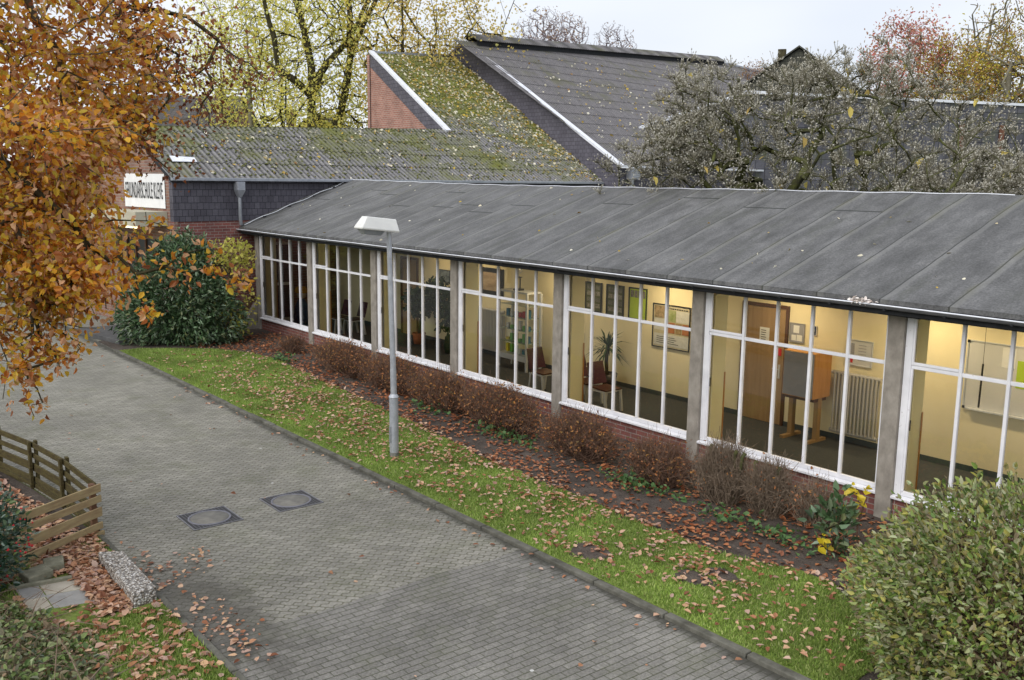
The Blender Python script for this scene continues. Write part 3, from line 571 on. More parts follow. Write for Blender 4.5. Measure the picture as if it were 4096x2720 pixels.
frame(6.68,7.45,2.14,2.54,'framed_picture','small blue grey picture half hidden behind the ficus leaves','picture',noisy('sea_print',(.03,.05,.08),(.3,.35,.4),8,.3),extra=None,bw=.02)
def nb(t,w,h):
    m=MB(); m.box(-w+.06,-w+.18,-.016,-.0125,.2,h-.08,0); m.box(-w+.06,-w+.16,-.016,-.0125,.05,.14,1); [m.box(-w+.27,w-.15,-.016,-.0125,h-.11-.06*i,h-.098-.06*i,0) for i in range(6)]; m.build('notes',[M_['greyb'],M_['red']],t)
frame(21.48,22.07,1.77,2.30,'notice_board','white notice board with papers above the ribbed radiator','board',M_['wboard'],fm='lgrey',extra=nb,bw=.015)
def nt2(t,w,h):
    m=MB(); [m.box(a,b,-.018,-.0125,c,d) for a,b,c,d in ((-.09,.05,.2,.36),(-.13,-.02,.03,.15),(.0,.13,.03,.16))]; m.build('notes',M_['paper'],t)
frame(20.11,20.48,2.05,2.46,'notice_board','small grey pin board with three notes right of the brown door','board',M_['greyb'],fm='greyb',extra=nt2,bw=.01)
frame(20.63,20.77,2.26,2.455,'wall_sign','small dark blue wall sign above the flip chart case','sign',noisy('navy',(.01,.02,.06),(.015,.03,.08),3,.4),fm='paper',bw=.004,extra=lambda t,w,h:(MB().box(-.03,.03,-.035,-.031,.07,.12).build('arrow',M_['paper'],t)))
def wb(t,w,h):
    m=MB(); m.box(-w+.63,-w+.86,-.018,-.0125,h-.42,h-.06,0); m.box(-w+.9,-w+1.2,-.018,-.0125,h-.75,h-.26,1); m.build('sheet',[M_['paper'],M_['green']],t)
    m=MB(); m.box(-w+.1,w-.1,-.10,-.031,-.0,.03); m.build('tray',M_['lgrey'],t)
    m=MB(); [m.box(sx,sx+.05,-.036,-.0305,sz,sz+.05) for sx in (-w,w-.05) for sz in (0,h-.05)]; m.build('corner_cap',M_['black'],t)
frame(23.93,25.9,1.34,2.62,'whiteboard','large whiteboard with papers pinned at its right half','whiteboard',M_['wboard'],fm='lgrey',extra=wb,bw=.022)
t=empty('hanging_rod',(24.35,2.95,1.46),0,'black rod hanging on a thin cord in front of the whiteboard','rod'); MB().tube([(0,0,0),(.01,0,.8)],.018,8).build('rod',M_['black'],t); MB().tube([(.01,0,.8),(.005,0,1.86)],.004,5).build('cord',M_['black'],t)
t=empty('hanging_rod',(13.6,2.95,1.95),0,'black rod with dark shade hanging left of the portrait boards','lamp'); MB().tube([(0,0,0),(0,0,1.0)],.028,8).build('rod',M_['black'],t); MB().lathe([(.0,0),(.12,.02),(.10,.12),(.0,.2)],(0.02,0,.95)).build('lamp_shade',M_['black'],t)
def radiator(x0,x1,z0,z1,lab,n):
    t=empty('radiator',((x0+x1)/2,3.12,z0),0,lab,'radiator'); w=(x1-x0)/2; h=z1-z0
    m=MB()
    for i in range(n):
        x=-w+2*w*(i+.5)/n; m.tube([(x,-.05,.06),(x,-.05,h-.06)],w/n*.50,6); m.tube([(x,.05,.06),(x,.05,h-.06)],w/n*.50,6)
    m.build('ribs',M_['radi'],t); m=MB(); m.tube([(-w-.03,0,.05),(w+.03,0,.05)],.045,8); m.tube([(-w-.03,0,h-.05),(w+.03,0,h-.05)],.045,8); m.build('header',M_['radi'],t)
    m=MB(); m.tube([(-w-.16,0,h-.05),(-w-.03,0,h-.05)],.03,8); m.build('valve',M_['white'],t)
radiator(21.33,22.33,.33,1.64,'ribbed grey radiator between flip chart case and concrete post',12)
radiator(9.0,10.35,.3,1.6,'wide grey radiator below the dark framed picture',18)
radiator(12.95,13.6,.35,1.6,'grey radiator half hidden behind the palm plant',12)
# flip chart case on trestle
t=empty('display_case',(20.95,2.7,.16),0,'wooden case with grey front standing on a trestle beside the brown door','cabinet')
m=MB(); m.box(-.37,.37,-.3,.3,.93,1.87); m.build('box',M_['owood'],t,bevel=.01); m=MB(); m.box(-.35,.35,-.312,-.301,.95,1.85); m.build('front_panel',M_['greyb'],t)
for sx in (-.30,.30):
    m=MB(); m.box(sx-.05,sx+.05,-.06,.06,.06,.93); m.box(sx-.045,sx+.045,-.32,.3,.0,.06); m.build('leg',M_['dframe'] if 0 else M_['door'],t)
m=MB(); m.box(-.34,.34,-.22,.22,.86,.925); m.build('tray',M_['dframe'],t)
# display cabinet with shelves
t=empty('glass_cabinet',(11.7,2.62,.16),0,'tall grey framed glass display cabinet with shelves of prizes','cabinet')
m=MB()
for sx in (-.62,.62):
    for sy in (-.25,.25): m.box(sx-.03,sx+.03,sy-.03,sy+.03,0,2.15)
m.box(-.62,.62,-.25,.25,2.15,2.2); m.box(-.6,.6,-.28,.28,.27,.42); m.build('frame',M_['lgrey'],t)
cg=MB()
for z in (.75,1.1,1.45,1.8): cg.box(-.6,.6,-.22,.22,z,z+.012)
cg.build('shelf',noisy('glass_shelf',(.2,.26,.22),(.26,.32,.28),3,.2),t)
cols=[noisy('prize_%d'%i,c,tuple(x*1.3 for x in c),5,.5) for i,c in enumerate(((.02,.12,.2),(.1,.3,.05),(.5,.4,.02),(.45,.45,.45),(.4,.03,.03)))]
m=MB()
for z in (.43,.765,1.115,1.465):
    for i in range(6):
        x=-.5+.18*i; m.box(x,x+.1,-.08,.0,z,z+random.uniform(.06,.24),random.randrange(5))
m.build('contents',cols,t)
t=empty('trophy',(11.66,2.6,2.361),0,'tall silver trophy standing on top of the glass cabinet','trophy')
MB().box(-.11,.11,-.11,.11,0,.05).box(-.07,-.055,-.02,.02,.05,.36).box(.055,.07,-.02,.02,.05,.36).box(-.1,.1,-.05,.05,.36,.385).build('base',M_['black'],t)
MB().lathe([(0,0),(.03,.01),(.015,.06),(.09,.14),(.1,.2),(.07,.28),(.02,.32),(0,.36)],(0,0,.385)).build('cup',M_['galv'],t)
# chairs
def chair(x,y,rz_,lab):
    t=empty('chair',(x,y,.16),rz_,lab,'chair','purple corridor chairs')
    m=MB(); m.prism([(-.26,-.25,.52),(.26,-.25,.52),(.26,.24,.50),(-.26,.24,.50)],(0,0,.035)); m.build('seat',M_['brownred'],t,bevel=.01)
    m=MB(); m.prism([(-.27,-.26,.58),(.27,-.26,.58),(.25,-.40,1.08),(-.25,-.40,1.08)],(0,-.03,.006)); m.build('backrest',M_['purple'],t,bevel=.01)
    for sx in (-.25,.25):
        m=MB(); m.bar((sx,.2,.49),(sx,.26,0),.05,.05); m.build('leg',M_['lgrey'],t); m=MB(); m.bar((sx,-.22,.49),(sx,-.3,0),.05,.05); m.build('leg',M_['lgrey'],t)
    m=MB(); m.box(-.28,.28,-.27,.23,.47,.498); m.build('seat_frame',M_['lgrey'],t)
chair(16.75,1.1,R(-90),'purple backed chair in front of the potted palm'); chair(15.95,1.25,R(-90),'reddish seat half hidden behind the fifth bay pier'); 
chair(14.5,1.15,R(-90),'purple chair just left of the fourth concrete post'); chair(15.0,2.1,R(-90),'purple chair mostly hidden behind the fourth concrete post')
chair(3.2,1.5,R(180),'purple chair in the dark second window bay, left of the pair'); chair(3.95,1.7,R(180),'purple chair in the dark second window bay, right of the pair')
# indoor plants
def pot(t,r,h,mat): MB().lathe([(0,0),(r*.75,0),(r,h),(r*.9,h),(r*.85,h*.9),(0,h*.9)]).build('pot',mat,t)
M_['palm']=leafmat('palm_leaf',(.015,.035,.012),(.03,.06,.02),(.05,.085,.025),trans=.1)
M_['ficus']=leafmat('ficus_leaf',(.012,.03,.012),(.02,.045,.02),(.03,.06,.03),trans=.1)
t=empty('palm_plant',(15.15,2.7,.16),0,'spiky yucca palm in a dark pot beside the radiator','plant'); pot(t,.26,.42,M_['black'])
MB().tube([(0,0,.3),(-.05,0,.7),(-.02,0,1.1)],.045,8).build('trunk',M_['bark'],t)
m=MB()
for i in range(64):
    a=random.uniform(0,2*PI); e=random.uniform(-.5,1.35); L=random.uniform(.45,.75); d=Vector((math.cos(a)*math.cos(e),math.sin(a)*math.cos(e),math.sin(e))); s_=d.cross(Vector((0,0,1))).normalized()*.028; b=Vector((-.02,0,1.05+random.uniform(-.08,.12))); mid=b+d*L*.55; tip=b+d*L+Vector((0,0,-.22*L))
    m.raw([b-s_*.4,b+s_*.4,mid+s_,mid-s_,tip],[(0,1,2,3),(3,2,4)])
m.build('foliage',M_['palm'],t)
t=empty('ficus_plant',(6.75,2.5,.16),0,'large dark leaved ficus in a terracotta pot in the third bay','plant'); pot(t,.22,.36,M_['terra'])
tg=np.concatenate([ell(60,(0,0,1.35),(.65,.45,.4)),ell(50,(1.0,0,1.75),(.5,.4,.5)),ell(26,(1.45,0,1.1),(.25,.3,.5))]); Pk,pk,rk,tk=skeleton([(0,0,.3),(.15,0,.8),(.5,0,1.3)],tg,.25,.1,.6,r0=.008); wood('trunk',Pk,pk,rk,M_['bark'],t)
leaves('foliage',np.repeat(tg,9,0)+rng.normal(size=(len(tg)*9,3))*.09,.15,M_['ficus'],t,asp=.75,droop=.6)
t=empty('pouf',(8.75,2.45,.16),0,'dark green round pouf beside the third concrete post','seat'); MB().lathe([(0,0),(.27,.02),(.3,.2),(.27,.5),(.2,.56),(0,.57)]).build('cushion',noisy('dark_green_cloth',(.01,.03,.012),(.02,.045,.02),6,.9),t)
t=empty('puppet_figure',(1.3,1.1,.16),R(40),'colourful seated puppet with yellow hair and blue clothes in the first bay','figure')
MB().lathe([(0,0),(.26,.05),(.3,.35),(.22,.75),(.12,.95),(0,1.0)]).build('body',noisy('blue_cloth',(.01,.03,.12),(.06,.14,.25),7,.8),t)
MB().lathe([(0,0),(.14,.06),(.16,.2),(.1,.32),(0,.36)],(0,0,.97)).build('head',noisy('puppet_skin',(.5,.42,.3),(.6,.5,.36),4,.8),t)
MB().lathe([(.2,0),(.24,.08),(.18,.2),(0,.24)],(0,0,1.2)).build('hair',noisy('yellow_wool',(.55,.26,.02),(.6,.35,.03),8,.9),t)
# ================================================================ MAIN BUILDING (local frame: x along wall, y away from the corridor)
AO=(-.32,-.45,0); AZ=R(97); tn=math.tan(R(30)); ZG=5.36
mb=empty('main_building',AO,AZ,'brick and slate school building with low mossy corrugated roof','building')
def corrugated(name,s0,s1,t0f,t1f,zf,mat,parent,pitch=.225,amp=.027,rowlen=.97,res=6):
    vs=[];fs=[]; ss=np.arange(s0,s1+1e-6,pitch/res); nrow=int(math.ceil((max(t1f(s) for s in ss)-min(t0f(s) for s in ss))/rowlen))
    tmin=min(t0f(s) for s in ss)
    for k in range(nrow):
        ta,tb=tmin+k*rowlen,tmin+(k+1)*rowlen+.05; prev=None
        for s in ss:
            a=max(ta,t0f(s)); b=min(tb,t1f(s))
            if b<=a+1e-3: prev=None; continue
            w=amp*math.cos(2*PI*s/pitch); i=len(vs)
            vs+= [(s,a,zf(a)+w+.022),(s,b,zf(b)+w-.004)]
            if prev is not None: fs.append((prev,i,i+1,prev+1))
            prev=i
    return fastmesh(name,vs,fs,mat,parent,smooth=True)
zA=lambda t: ZG+tn*t
def t1A(s):
    if s<13.38: return np.interp(s,[-2.4,13.38],[3.04,4.12])
    if s<14.7: return np.interp(s,[13.38,14.7],[4.12,11.5])
    return np.interp(s,[14.7,21.7],[11.5,12.3])
corrugated('roof',-2.5,21.5,lambda s:-.12,t1A,zA,M_['corrA'],mb)
rb=MB(); rb.prism([(-2.45,3.0,zA(3.0)),(13.3,4.1,zA(4.1)-.02),(13.3,7.8,5.4),(-2.45,6.3,5.35)],(0,0,.04)); rb.build('rear_roof',M_['corrA'],mb)
eg=MB(); eg.box(-2.52,20.2,-.26,-.13,5.24,5.345); eg.build('gutter',M_['zinc'],mb,bevel=.012)
w=MB(); w.box(-2.4,20.3,-.0,.25,3.87,5.25); w.build('slate_wall',M_['slate'],mb)
w=MB(); w.box(-2.4,20.3,.03,.25,-.1,3.87); w.build('brick_wall',M_['brick'],mb)
w=MB(); w.prism([(-2.4,.25,-.1),(-2.4,9.5,-.1),(-2.4,9.5,4.2),(-2.4,6.3,5.2),(-2.4,3.04,zA(3.04)-.05),(-2.4,.25,zA(.25)-.05)],(.25,0,0)); w.box(-2.401,-2.25,0,.03,-.1,3.87)
w.build('gable_wall',M_['brick2'],mb)
w=MB(); w.bar((-2.47,-.15,zA(-.15)-.03),(-2.47,3.04,zA(3.04)-.03),.09,.10); w.bar((-2.47,3.04,zA(3.04)-.03),(-2.47,6.3,5.3),.09,.10); w.build('verge_board',M_['dark'],mb)
w=MB(); w.prism([(-1.95,.95,0),(-1.05,.95,0),(-1.02,1.25,0),(-1.9,1.33,0)],(0,0,.02)); o=w.build('roof_light',M_['zincw'],mb); o.rotation_euler=(R(30),0,0); o.location=(0,-.02,zA(0)+.04)
# downpipe with hopper
w=MB(); w.prism([(-.19,-.36,5.22),(.11,-.36,5.22),(.11,-.08,5.22),(-.19,-.08,5.22)],(0,0,-.30))
hp=w.build('hopper',M_['zinc'],mb,bevel=.01)
w=MB(); w.raw([(-.19,-.36,4.92),(.11,-.36,4.92),(.11,-.08,4.92),(-.19,-.08,4.92),(-.09,-.27,4.68),(.01,-.27,4.68),(.01,-.13,4.68),(-.09,-.13,4.68)],[(0,1,5,4),(1,2,6,5),(2,3,7,6),(3,0,4,7),(4,5,6,7)]); w.build('hopper_cone',M_['zinc'],hp)
w=MB(); w.tube([(-.04,-.2,4.7),(-.04,-.2,3.95),(.02,-.14,3.72)],.06,12); w.tube([(.55,.12,3.3),(.55,.12,.25)],.055,10); w.build('downpipe',M_['zinc'],mb)
# parapeted middle block
sm=lambda t: np.interp(t,[4.12,11.5],[13.38,14.7])
zc=lambda t: np.interp(t,[4.12,11.5],[7.74,12.0])
w=MB(); w.prism([(sm(4.12),4.12,6.9),(sm(11.5),11.5,11.25),(sm(11.5),11.5,12.0),(sm(4.12),4.12,7.70)],(.2,-.03,0)); w.build('slate_band',M_['slate2'],mb)
w=MB(); w.prism([(sm(4.12)+.03,4.12,-.1),(sm(11.5)+.03,11.5,-.1),(sm(11.5)+.03,11.5,11.25),(sm(4.12)+.03,4.12,6.9)],(.17,-.03,0)); w.build('side_wall',M_['brick3'],mb)
w=MB(); w.bar((sm(4.0)+.1,3.9,7.66),(sm(11.5)+.1,11.55,12.08),.28,.11); w.build('parapet_cap',M_['zincw'],mb)
w=MB(); w.bar((14.75,11.55,12.02),(21.7,12.45,12.56),.2,.14); w.build('ridge_cap',M_['zinc'],mb)
w=MB(); w.prism([(14.72,11.6,-.1),(21.6,12.5,-.1),(21.6,12.5,12.3),(14.72,11.6,11.9)],(0,.2,0)); w.build('rear_wall',M_['brick3'],mb)
# entrance canopy
w=MB(); w.prism([(-2.41,.45,4.2),(-2.41,4.6,4.2),(-2.41,4.6,3.72),(-2.41,.45,3.72)],(-1.1,0,0)); cn=w.build('canopy',noisy('beige_fascia',(.40,.37,.28),(.48,.45,.35),3,.8),mb)
em=NT('strip_lamp',.5); em.b.inputs['Emission Color'].default_value=(1,.85,.5,1); em.b.inputs['Emission Strength'].default_value=2.2
for y in (.6,1.25,1.9): MB().box(-3.45,-3.3,y,y+.5,3.66,3.715).build('light_strip',em.m,cn)
w=MB(); w.box(-2.45,-2.402,1.2,3.6,-.05,3.2); dd=w.build('entrance_door',M_['black'],mb); w=MB(); [w.box(-2.5,-2.451,y,y+.09,0,3.2) for y in (1.2,2.0,2.8,3.5)]; w.build('door_frame',M_['dframe'],dd)
w=MB(); w.box(-3.5,-3.36,1.9,2.04,0,3.72); w.build('canopy_post',M_['wood_old'],mb)
w=MB(); w.box(-2.46,-2.402,6.6,7.8,2.1,3.4); wd=w.build('side_window',M_['black'],mb); w=MB(); [w.box(-2.5,-2.461,y,y+.07,2.1,3.4) for y in (6.6,7.15,7.73)]; [w.box(-2.5,-2.461,6.67,7.73,z,z+.07) for z in (2.1,3.33)]; w.build('frame',M_['lgrey'],wd)
# doorstep slab
tag(MB().prism([(-2.6,-5.6,.0),(.75,-5.05,.0),(.55,-3.0,.0),(-2.6,-3.2,.0)],(0,0,.16)).build('steps',noisy('dark_stone',(.06,.06,.062),(.1,.1,.1),3,.8),bevel=.01),kind='structure')
# banner on the gable wall
bt=empty('school_banner',AO,AZ,'white cloth banner with tall black lettering on the brown gable wall','sign')
w=MB(); vs=[];nn=24
for i in range(nn+1):
    y=.50+3.1*i/nn; d=-2.43-.02*abs(math.sin(i*.9)); vs+=[(d,y,4.30),(d,y,5.46)]
w.raw(vs,[(2*i,2*i+1,2*i+3,2*i+2) for i in range(nn)],0,True); w.build('cloth',M_['paper'],bt)
fc=bpy.data.curves.new('lettering','FONT'); fc.body='SEKUNDARSCHULE KLEVE'; fc.size=1; fc.space_character=1.12; fc.extrude=.002; fc.offset=0; fc.align_x='LEFT'
fo=bpy.data.objects.new('lettering',fc); COL.objects.link(fo); fo.parent=bt; fc.materials.append(M_['black'])
bpy.context.view_layer.update(); wdt=fo.dimensions.x; hgt=fo.dimensions.y
bpy.context.view_layer.update(); lme=bpy.data.meshes.new_from_object(fo.evaluated_get(bpy.context.evaluated_depsgraph_get())); bpy.data.objects.remove(fo)
fo=bpy.data.objects.new('lettering',lme); COL.objects.link(fo); fo.parent=bt
if not lme.materials: lme.materials.append(M_['black'])
fo.matrix_local=Matrix.Translation((-2.462,3.48,4.62))@Matrix(((0,0,-1,0),(-1,0,0,0),(0,1,0,0),(0,0,0,1)))@Matrix.Diagonal((2.86/max(wdt,.1),.56/max(hgt,.1),1,1))
# ---------------- hall with big roof
hb=empty('assembly_hall',AO,AZ,'tall hall with long brown grey corrugated roof and slate gable','building')
tB=lambda s: np.interp(s,[21.3,54.7,61.2,66],[11.35,15.15,14.0,10.5])
s_l=lambda t: np.interp(t,[-1.06,11.77],[20.31,21.6])
corrugated('roof',20.5,66,lambda s:max(-1.15,-1.06+(20.45-s)*0-(0) if s>20.55 else -1.06),tB,lambda t:6.21+tn*(t+1.06)-.06,M_['corrB'],hb)
w=MB(); w.prism([(20.31,-1.06,-.1),(21.65,11.77,-.1),(21.65,11.77,13.40),(20.31,-1.06,6.20)],(.22,0,0)); w.prism([(21.65,11.77,-.1),(22.3,20.5,-.1),(22.3,20.5,9.0),(21.65,11.77,13.40)],(.22,0,0)); w.build('gable_wall',M_['slate2'],hb)
w=MB(); w.bar((20.38,-1.2,6.14),(21.73,11.8,13.46),.30,.12); w.build('verge_cap',M_['zincw'],hb)
w=MB(); w.box(20.32,66,-1.0,-.8,-.1,6.05); w.build('front_wall',M_['slate'],hb)
w=MB(); w.box(20.3,66,-1.3,-1.17,6.07,6.17); w.build('gutter',M_['zincw'],hb)
w=MB(); w.tube([(21.3,-1.15,6.0),(21.3,-1.15,.1)],.11,10); w.box(21.0,21.7,-1.35,-1.02,5.5,6.05); w.build('downpipe',M_['zinc'],hb)
def zR(t): return 6.21+tn*(t+1.06)
# ridge cap: raised corrugated strip
def rc(name,s0,s1):
    vs=[];fs=[]; ss=np.arange(s0,s1,.2/4)
    for i,s in enumerate(ss):
        tt=float(tB(s)); w_=.03*math.cos(2*PI*s/.2); vs+=[(s,tt-.75,zR(tt-.75)+.36+w_),(s,tt+.15,zR(tt+.1)+.34+w_),(s,tt+1.1,zR(tt-.5)+.1+w_)]
        if i: b=3*i; fs+=[(b-3,b,b+1,b-2),(b-2,b+1,b+2,b-1)]
    return fastmesh(name,vs,fs,M_['corrB'],hb,True)
rc('ridge_cap',21.9,54.5)
w=MB(); w.bar((22.0,tB(22)-.55,zR(tB(22)-.55)+.12),(54.4,tB(54.4)-.55,zR(tB(54.4)-.55)+.12),.05,.3); w.build('ridge_vent',M_['dark'],hb)
w=MB(); w.bar((54.7,15.1,15.5),(61.2,14,15.0),.2,.14); w.bar((61.2,14,15.0),(66,10.5,13.0),.2,.14); w.build('hip_cap',M_['zinc'],hb)
w=MB(); w.prism([(21.6,11.9,13.1),(54.7,15.2,15.4),(56,26,8),(22,22,8)],(0,0,.05)); w.build('rear_roof',M_['corrB'],hb)
# ---------------- stage tower wall at right
sx,sy=-6.55,26.19; th=R(65)
st_=empty('slate_tower',(sx,sy,0),th,'flat topped dark slate block behind the budding magnolia','building')
w=MB(); w.prism([(0,0,8.3),(4.37,0,9.75),(6.66,0,10.5),(8.5,0,10.55),(32,0,10.35),(32,0,-.1),(0,0,-.1)],(0,.3,0)); w.build('slate_wall',M_['slate3'],st_)
w=MB(); w.bar((-.2,.1,8.32),(6.7,.1,10.60),.45,.16); w.bar((6.6,.1,10.62),(32,.1,10.40),.45,.16); w.build('parapet_cap',M_['zincw'],st_)
w=MB(); w.box(6.6,32,.31,4,-.1,10.3); w.build('block',M_['slate3'],st_)
for x in (21.2,24.15):
    w=MB(); w.box(x,x+.75,-.05,-.003,7.0,9.15); o=w.build('slit_window',M_['black'],st_); w=MB(); w.box(x,x+.35,-.12,-.051,7.0,9.15); w.build('frame',noisy('rusty_frame',(.12,.05,.03),(.18,.08,.05),4),o)
# ---------------- far houses
def house(name,loc,rz_,w_,d_,h_,rh,lab,wall,roof,chim=True,group=None):
    t=empty(name,loc,rz_,lab,'house',group)
    m=MB(); m.prism([(-w_/2,-d_/2,0),(w_/2,-d_/2,0),(w_/2,-d_/2,h_),(0,-d_/2,h_+rh),(-w_/2,-d_/2,h_)],(0,d_,0)); m.build('wall',wall,t)
    m=MB(); 
    for sg in (-1,1): m.prism([(0,-d_/2-.3,h_+rh+.06),(sg*(w_/2+.3),-d_/2-.3,h_-.3*rh/(w_/2)+.06),(sg*(w_/2+.3),d_/2+.3,h_-.3*rh/(w_/2)+.06),(0,d_/2+.3,h_+rh+.06)],(0,0,.12))
    r_=m.build('roof',roof,t)
    if chim: cx_=chim if chim<0 else -w_*.22; m=MB(); m.box(cx_-.28,cx_+.28,-d_/2+.1,-d_/2+.7,h_+rh*.4,h_+rh+(.0 if chim<0 else .35)); m.build('chimney',M_['bark'] if chim<0 else M_['brick2'],r_)
    m=MB(); [m.box(x-.5,x+.5,-d_/2-.03,-d_/2-.005,h_-2.2,h_-.7) for x in (-w_*.22,w_*.22)]; m.build('window',M_['lgrey'],t)
    return t
roofm=brick('roof_tiles',(.10,.09,.085),(.075,.07,.068),(.04,.04,.04),.3,.33,.02)
mossr=brick('mossy_roof_tiles',(.085,.085,.065),(.06,.062,.05),(.03,.03,.03),.3,.33,.02)
tC=math.atan2(-14-35,32-(-2.4))
hp0=px(3200,212,76); house('gabled_house',(hp0[0],hp0[1],0),R(34),13.5,9,hp0[2]-5.0,4.75,'steep gabled house with a chimney rising behind the magnolia',mossr,mossr,-1.15)
house('far_house',(-34,9.5,0),R(141),15,9,7.0,3.6,'dark tiled house seen between the beech leaves and yellow trees',M_['brick3'],roofm)
house('far_house',(-31,19.5,0),R(51),8,9,6.6,3.0,'red brick house half hidden by yellow foliage behind the low roof',M_['brick3'],roofm)
house('far_house',(30,86,0),R(20),14,9,6.5,4.2,'dark house roof just above the slate block at the right edge',M_['brick2'],roofm)
# roof leaves
M_['paleleaf']=leafmat('pale_leaves',(.46,.43,.32),(.66,.62,.48),(.75,.72,.60),(.42,.30,.10),(.5,.36,.05),(.25,.14,.06),rough=.7,trans=.1)
def roofleaves(n,s0,s1,t0,t1,zf,w8,lab,parentO,size=.15):
    s=rng.uniform(s0,s1,n); t=rng.uniform(t0,t1,n); k=w8(s,t)>rng.uniform(size=n); s,t=s[k],t[k]
    Pl=np.stack([s,t,zf(t)+.045],1); D=rng.normal(size=(len(s),3)); D[:,2]=D[:,1]*tn
    o=leaves('fallen_leaves',Pl,size,M_['paleleaf'],None,D=D,flat=.0,asp=.8,fold=.1); o.location=AO; o.rotation_euler=(0,0,AZ)
    tag(o,lab,'leaves',kind='stuff')
def wA(s,t):
    inside=(t<np.array([t1A(a) for a in s])-.1)&(s<s_l(t)+.1)
    near=np.exp(-(np.abs(s_l(t)-s))/2.2); up_=np.clip((t-2.5)/5,0,1)*(s>13.5)
    return inside*np.clip(.10+1.0*near*(.4+.6*np.clip(t/3,0,1))+.50*up_,0,1)
roofleaves(15000,-2.3,21.6,0,12.2,zA,wA,'pale yellow leaves strewn over the mossy low roof',mb,.125)
def wB(s,t): return np.clip(.75-np.abs(s-30)/16,.03,1)*(t<tB(s)-1.2)*np.clip(1.1-t/14,.1,1)
roofleaves(3800,21.8,60,-.8,13,zR,wB,'few pale leaves scattered over the large hall roof',hb,.13)
n=70; xx=rng.uniform(0,30,n); yy=rng.uniform(-.3,4.2,n); Pr=np.stack([xx,yy,np.array([rz(a,b) for a,b in zip(xx,yy)])+.006],1); Dr=rng.normal(size=(n,3)); Dr[:,2]=Dr[:,1]*.33
tag(leaves('fallen_leaves',Pr,.075,M_['paleleaf'],None,D=Dr,asp=.8,fold=.05),'few whitish leaves stuck on the long grey felt roof','leaves',kind='stuff')
# moss tufts on the low roof ribs
s=rng.uniform(-2.3,21,5200); t=rng.uniform(0,11,5200); k=(t<np.array([t1A(a) for a in s])-.1)&(s<s_l(t)); s,t=s[k],t[k]
V,F=budgeo(np.stack([s,t,zA(t)+.0],1),np.tile([0,-.3,1.],(len(s),1)),.07,.045); fastmesh('moss',V,F,leafmat('moss_tufts',(.06,.07,.015),(.09,.10,.02),(.13,.13,.03),trans=0),mb)
# ================================================================ LAMP POST
lp=empty('street_lamp',(16.69,-4.59,.04),0,'slim grey lamp post with white tray head standing on the lawn','lamp post')
pl=MB(); pl.tube([(0,0,-.1),(0,0,1.2)],.088,16); pl.tube([(0,0,1.2),(0,0,1.26)],[.10,.062],16); pl.tube([(0,0,1.26),(-.01,0,1.75)],.060,14); pl.tube([(-.01,0,1.75),(-.045,-.045,4.36)],[.056,.048],14); pl.build('pole',M_['galv'],lp)
MB().tube([(0,0,-.02),(0,0,.10)],.0895,16).build('dirty_base',noisy('grimy_steel',(.10,.10,.085),(.26,.26,.24),12,.8),lp)
MB().box(-.035,.035,-.092,-.088,.3,.62).build('hatch',M_['zinc'],lp)
hd=MB(); a=R(6)
def hp_(l,w,z): return Vector((w-.045,-.045+.14-l*math.cos(a),4.36+l*math.sin(a)+z))
b0,b1=0,.80; vs=[hp_(b0,-.15,.0),hp_(b0,.15,.0),hp_(b1,.15,.0),hp_(b1,-.15,.0),hp_(b0,-.155,.03),hp_(b0,.155,.03),hp_(b1,.155,.03),hp_(b1,-.155,.03),hp_(.04,-.10,.24),hp_(.04,.10,.24),hp_(.66,.10,.24),hp_(.66,-.10,.24)]
hd.raw(vs,[(3,2,1,0),(0,1,5,4),(1,2,6,5),(2,3,7,6),(3,0,4,7),(4,5,9,8),(5,6,10,9),(6,7,11,10),(7,4,8,11),(8,9,10,11)])
hd.build('lamp_head',noisy('cream_white_enamel',(.72,.72,.70),(.80,.80,.77),3,.4,.5),lp,bevel=.012)
ln=MB(); ln.raw([hp_(.3,-.12,-.003),hp_(.3,.12,-.003),hp_(.76,.12,-.003),hp_(.76,-.12,-.003),hp_(.36,-.08,-.09),hp_(.36,.08,-.09),hp_(.7,.08,-.09),hp_(.7,-.08,-.09)],[(0,1,5,4),(1,2,6,5),(2,3,7,6),(3,0,4,7),(4,5,6,7)]); ln.build('lens',noisy('grey_lens',(.22,.24,.26),(.3,.32,.34),3,.2,.6),lp,bevel=.01)
# manholes
def manhole(cx,cy,lab):
    t=empty('manhole',(cx,cy,0),0,lab,'manhole','manholes in the drive'); h=.4
    m=MB(); m.box(-h,h,-h,h,-.05,.006); fm=NT('cast_grid',.7,.3,(.1,.1,.11)); co=fm.coord('Object'); b=fm.n('ShaderNodeTexBrick',{'Vector':co,'Color1':(.16,.155,.17),'Color2':(.15,.145,.16),'Mortar':(.03,.03,.03),'Scale':1.,'Mortar Size':.014,'Brick Width':.05,'Row Height':.05}); b.offset=0; fm.color(b); m.build('frame',fm.m,t)
    m=MB(); [m.box(a_,b_,c_,d_,.003,.013) for a_,b_,c_,d_ in ((-h,h,-h,-h+.014),(-h,h,h-.014,h),(-h,-h+.014,-h+.014,h-.014),(h-.014,h,-h+.014,h-.014))]; m.build('rim',noisy('worn_iron',(.16,.16,.17),(.26,.26,.28),8,.5),t)
    m=MB(); m.lathe([(0,.012),(.30,.012),(.302,.009)],n=40); m.build('cover',noisy('cover_concrete',(.13,.125,.115),(.24,.23,.20),6,.9,det=8),t)
    m=MB(); m.lathe([(.303,.0),(.303,.016),(.335,.016),(.335,.0)],n=40); m.build('ring',noisy('ring_iron',(.13,.13,.155),(.22,.22,.25),9,.45),t)
manhole(17.72,-8.68,'round cover in a square iron frame, the nearer to the wooden fence'); manhole(17.75,-7.28,'round cover in a square iron frame, the nearer to the lawn kerb')
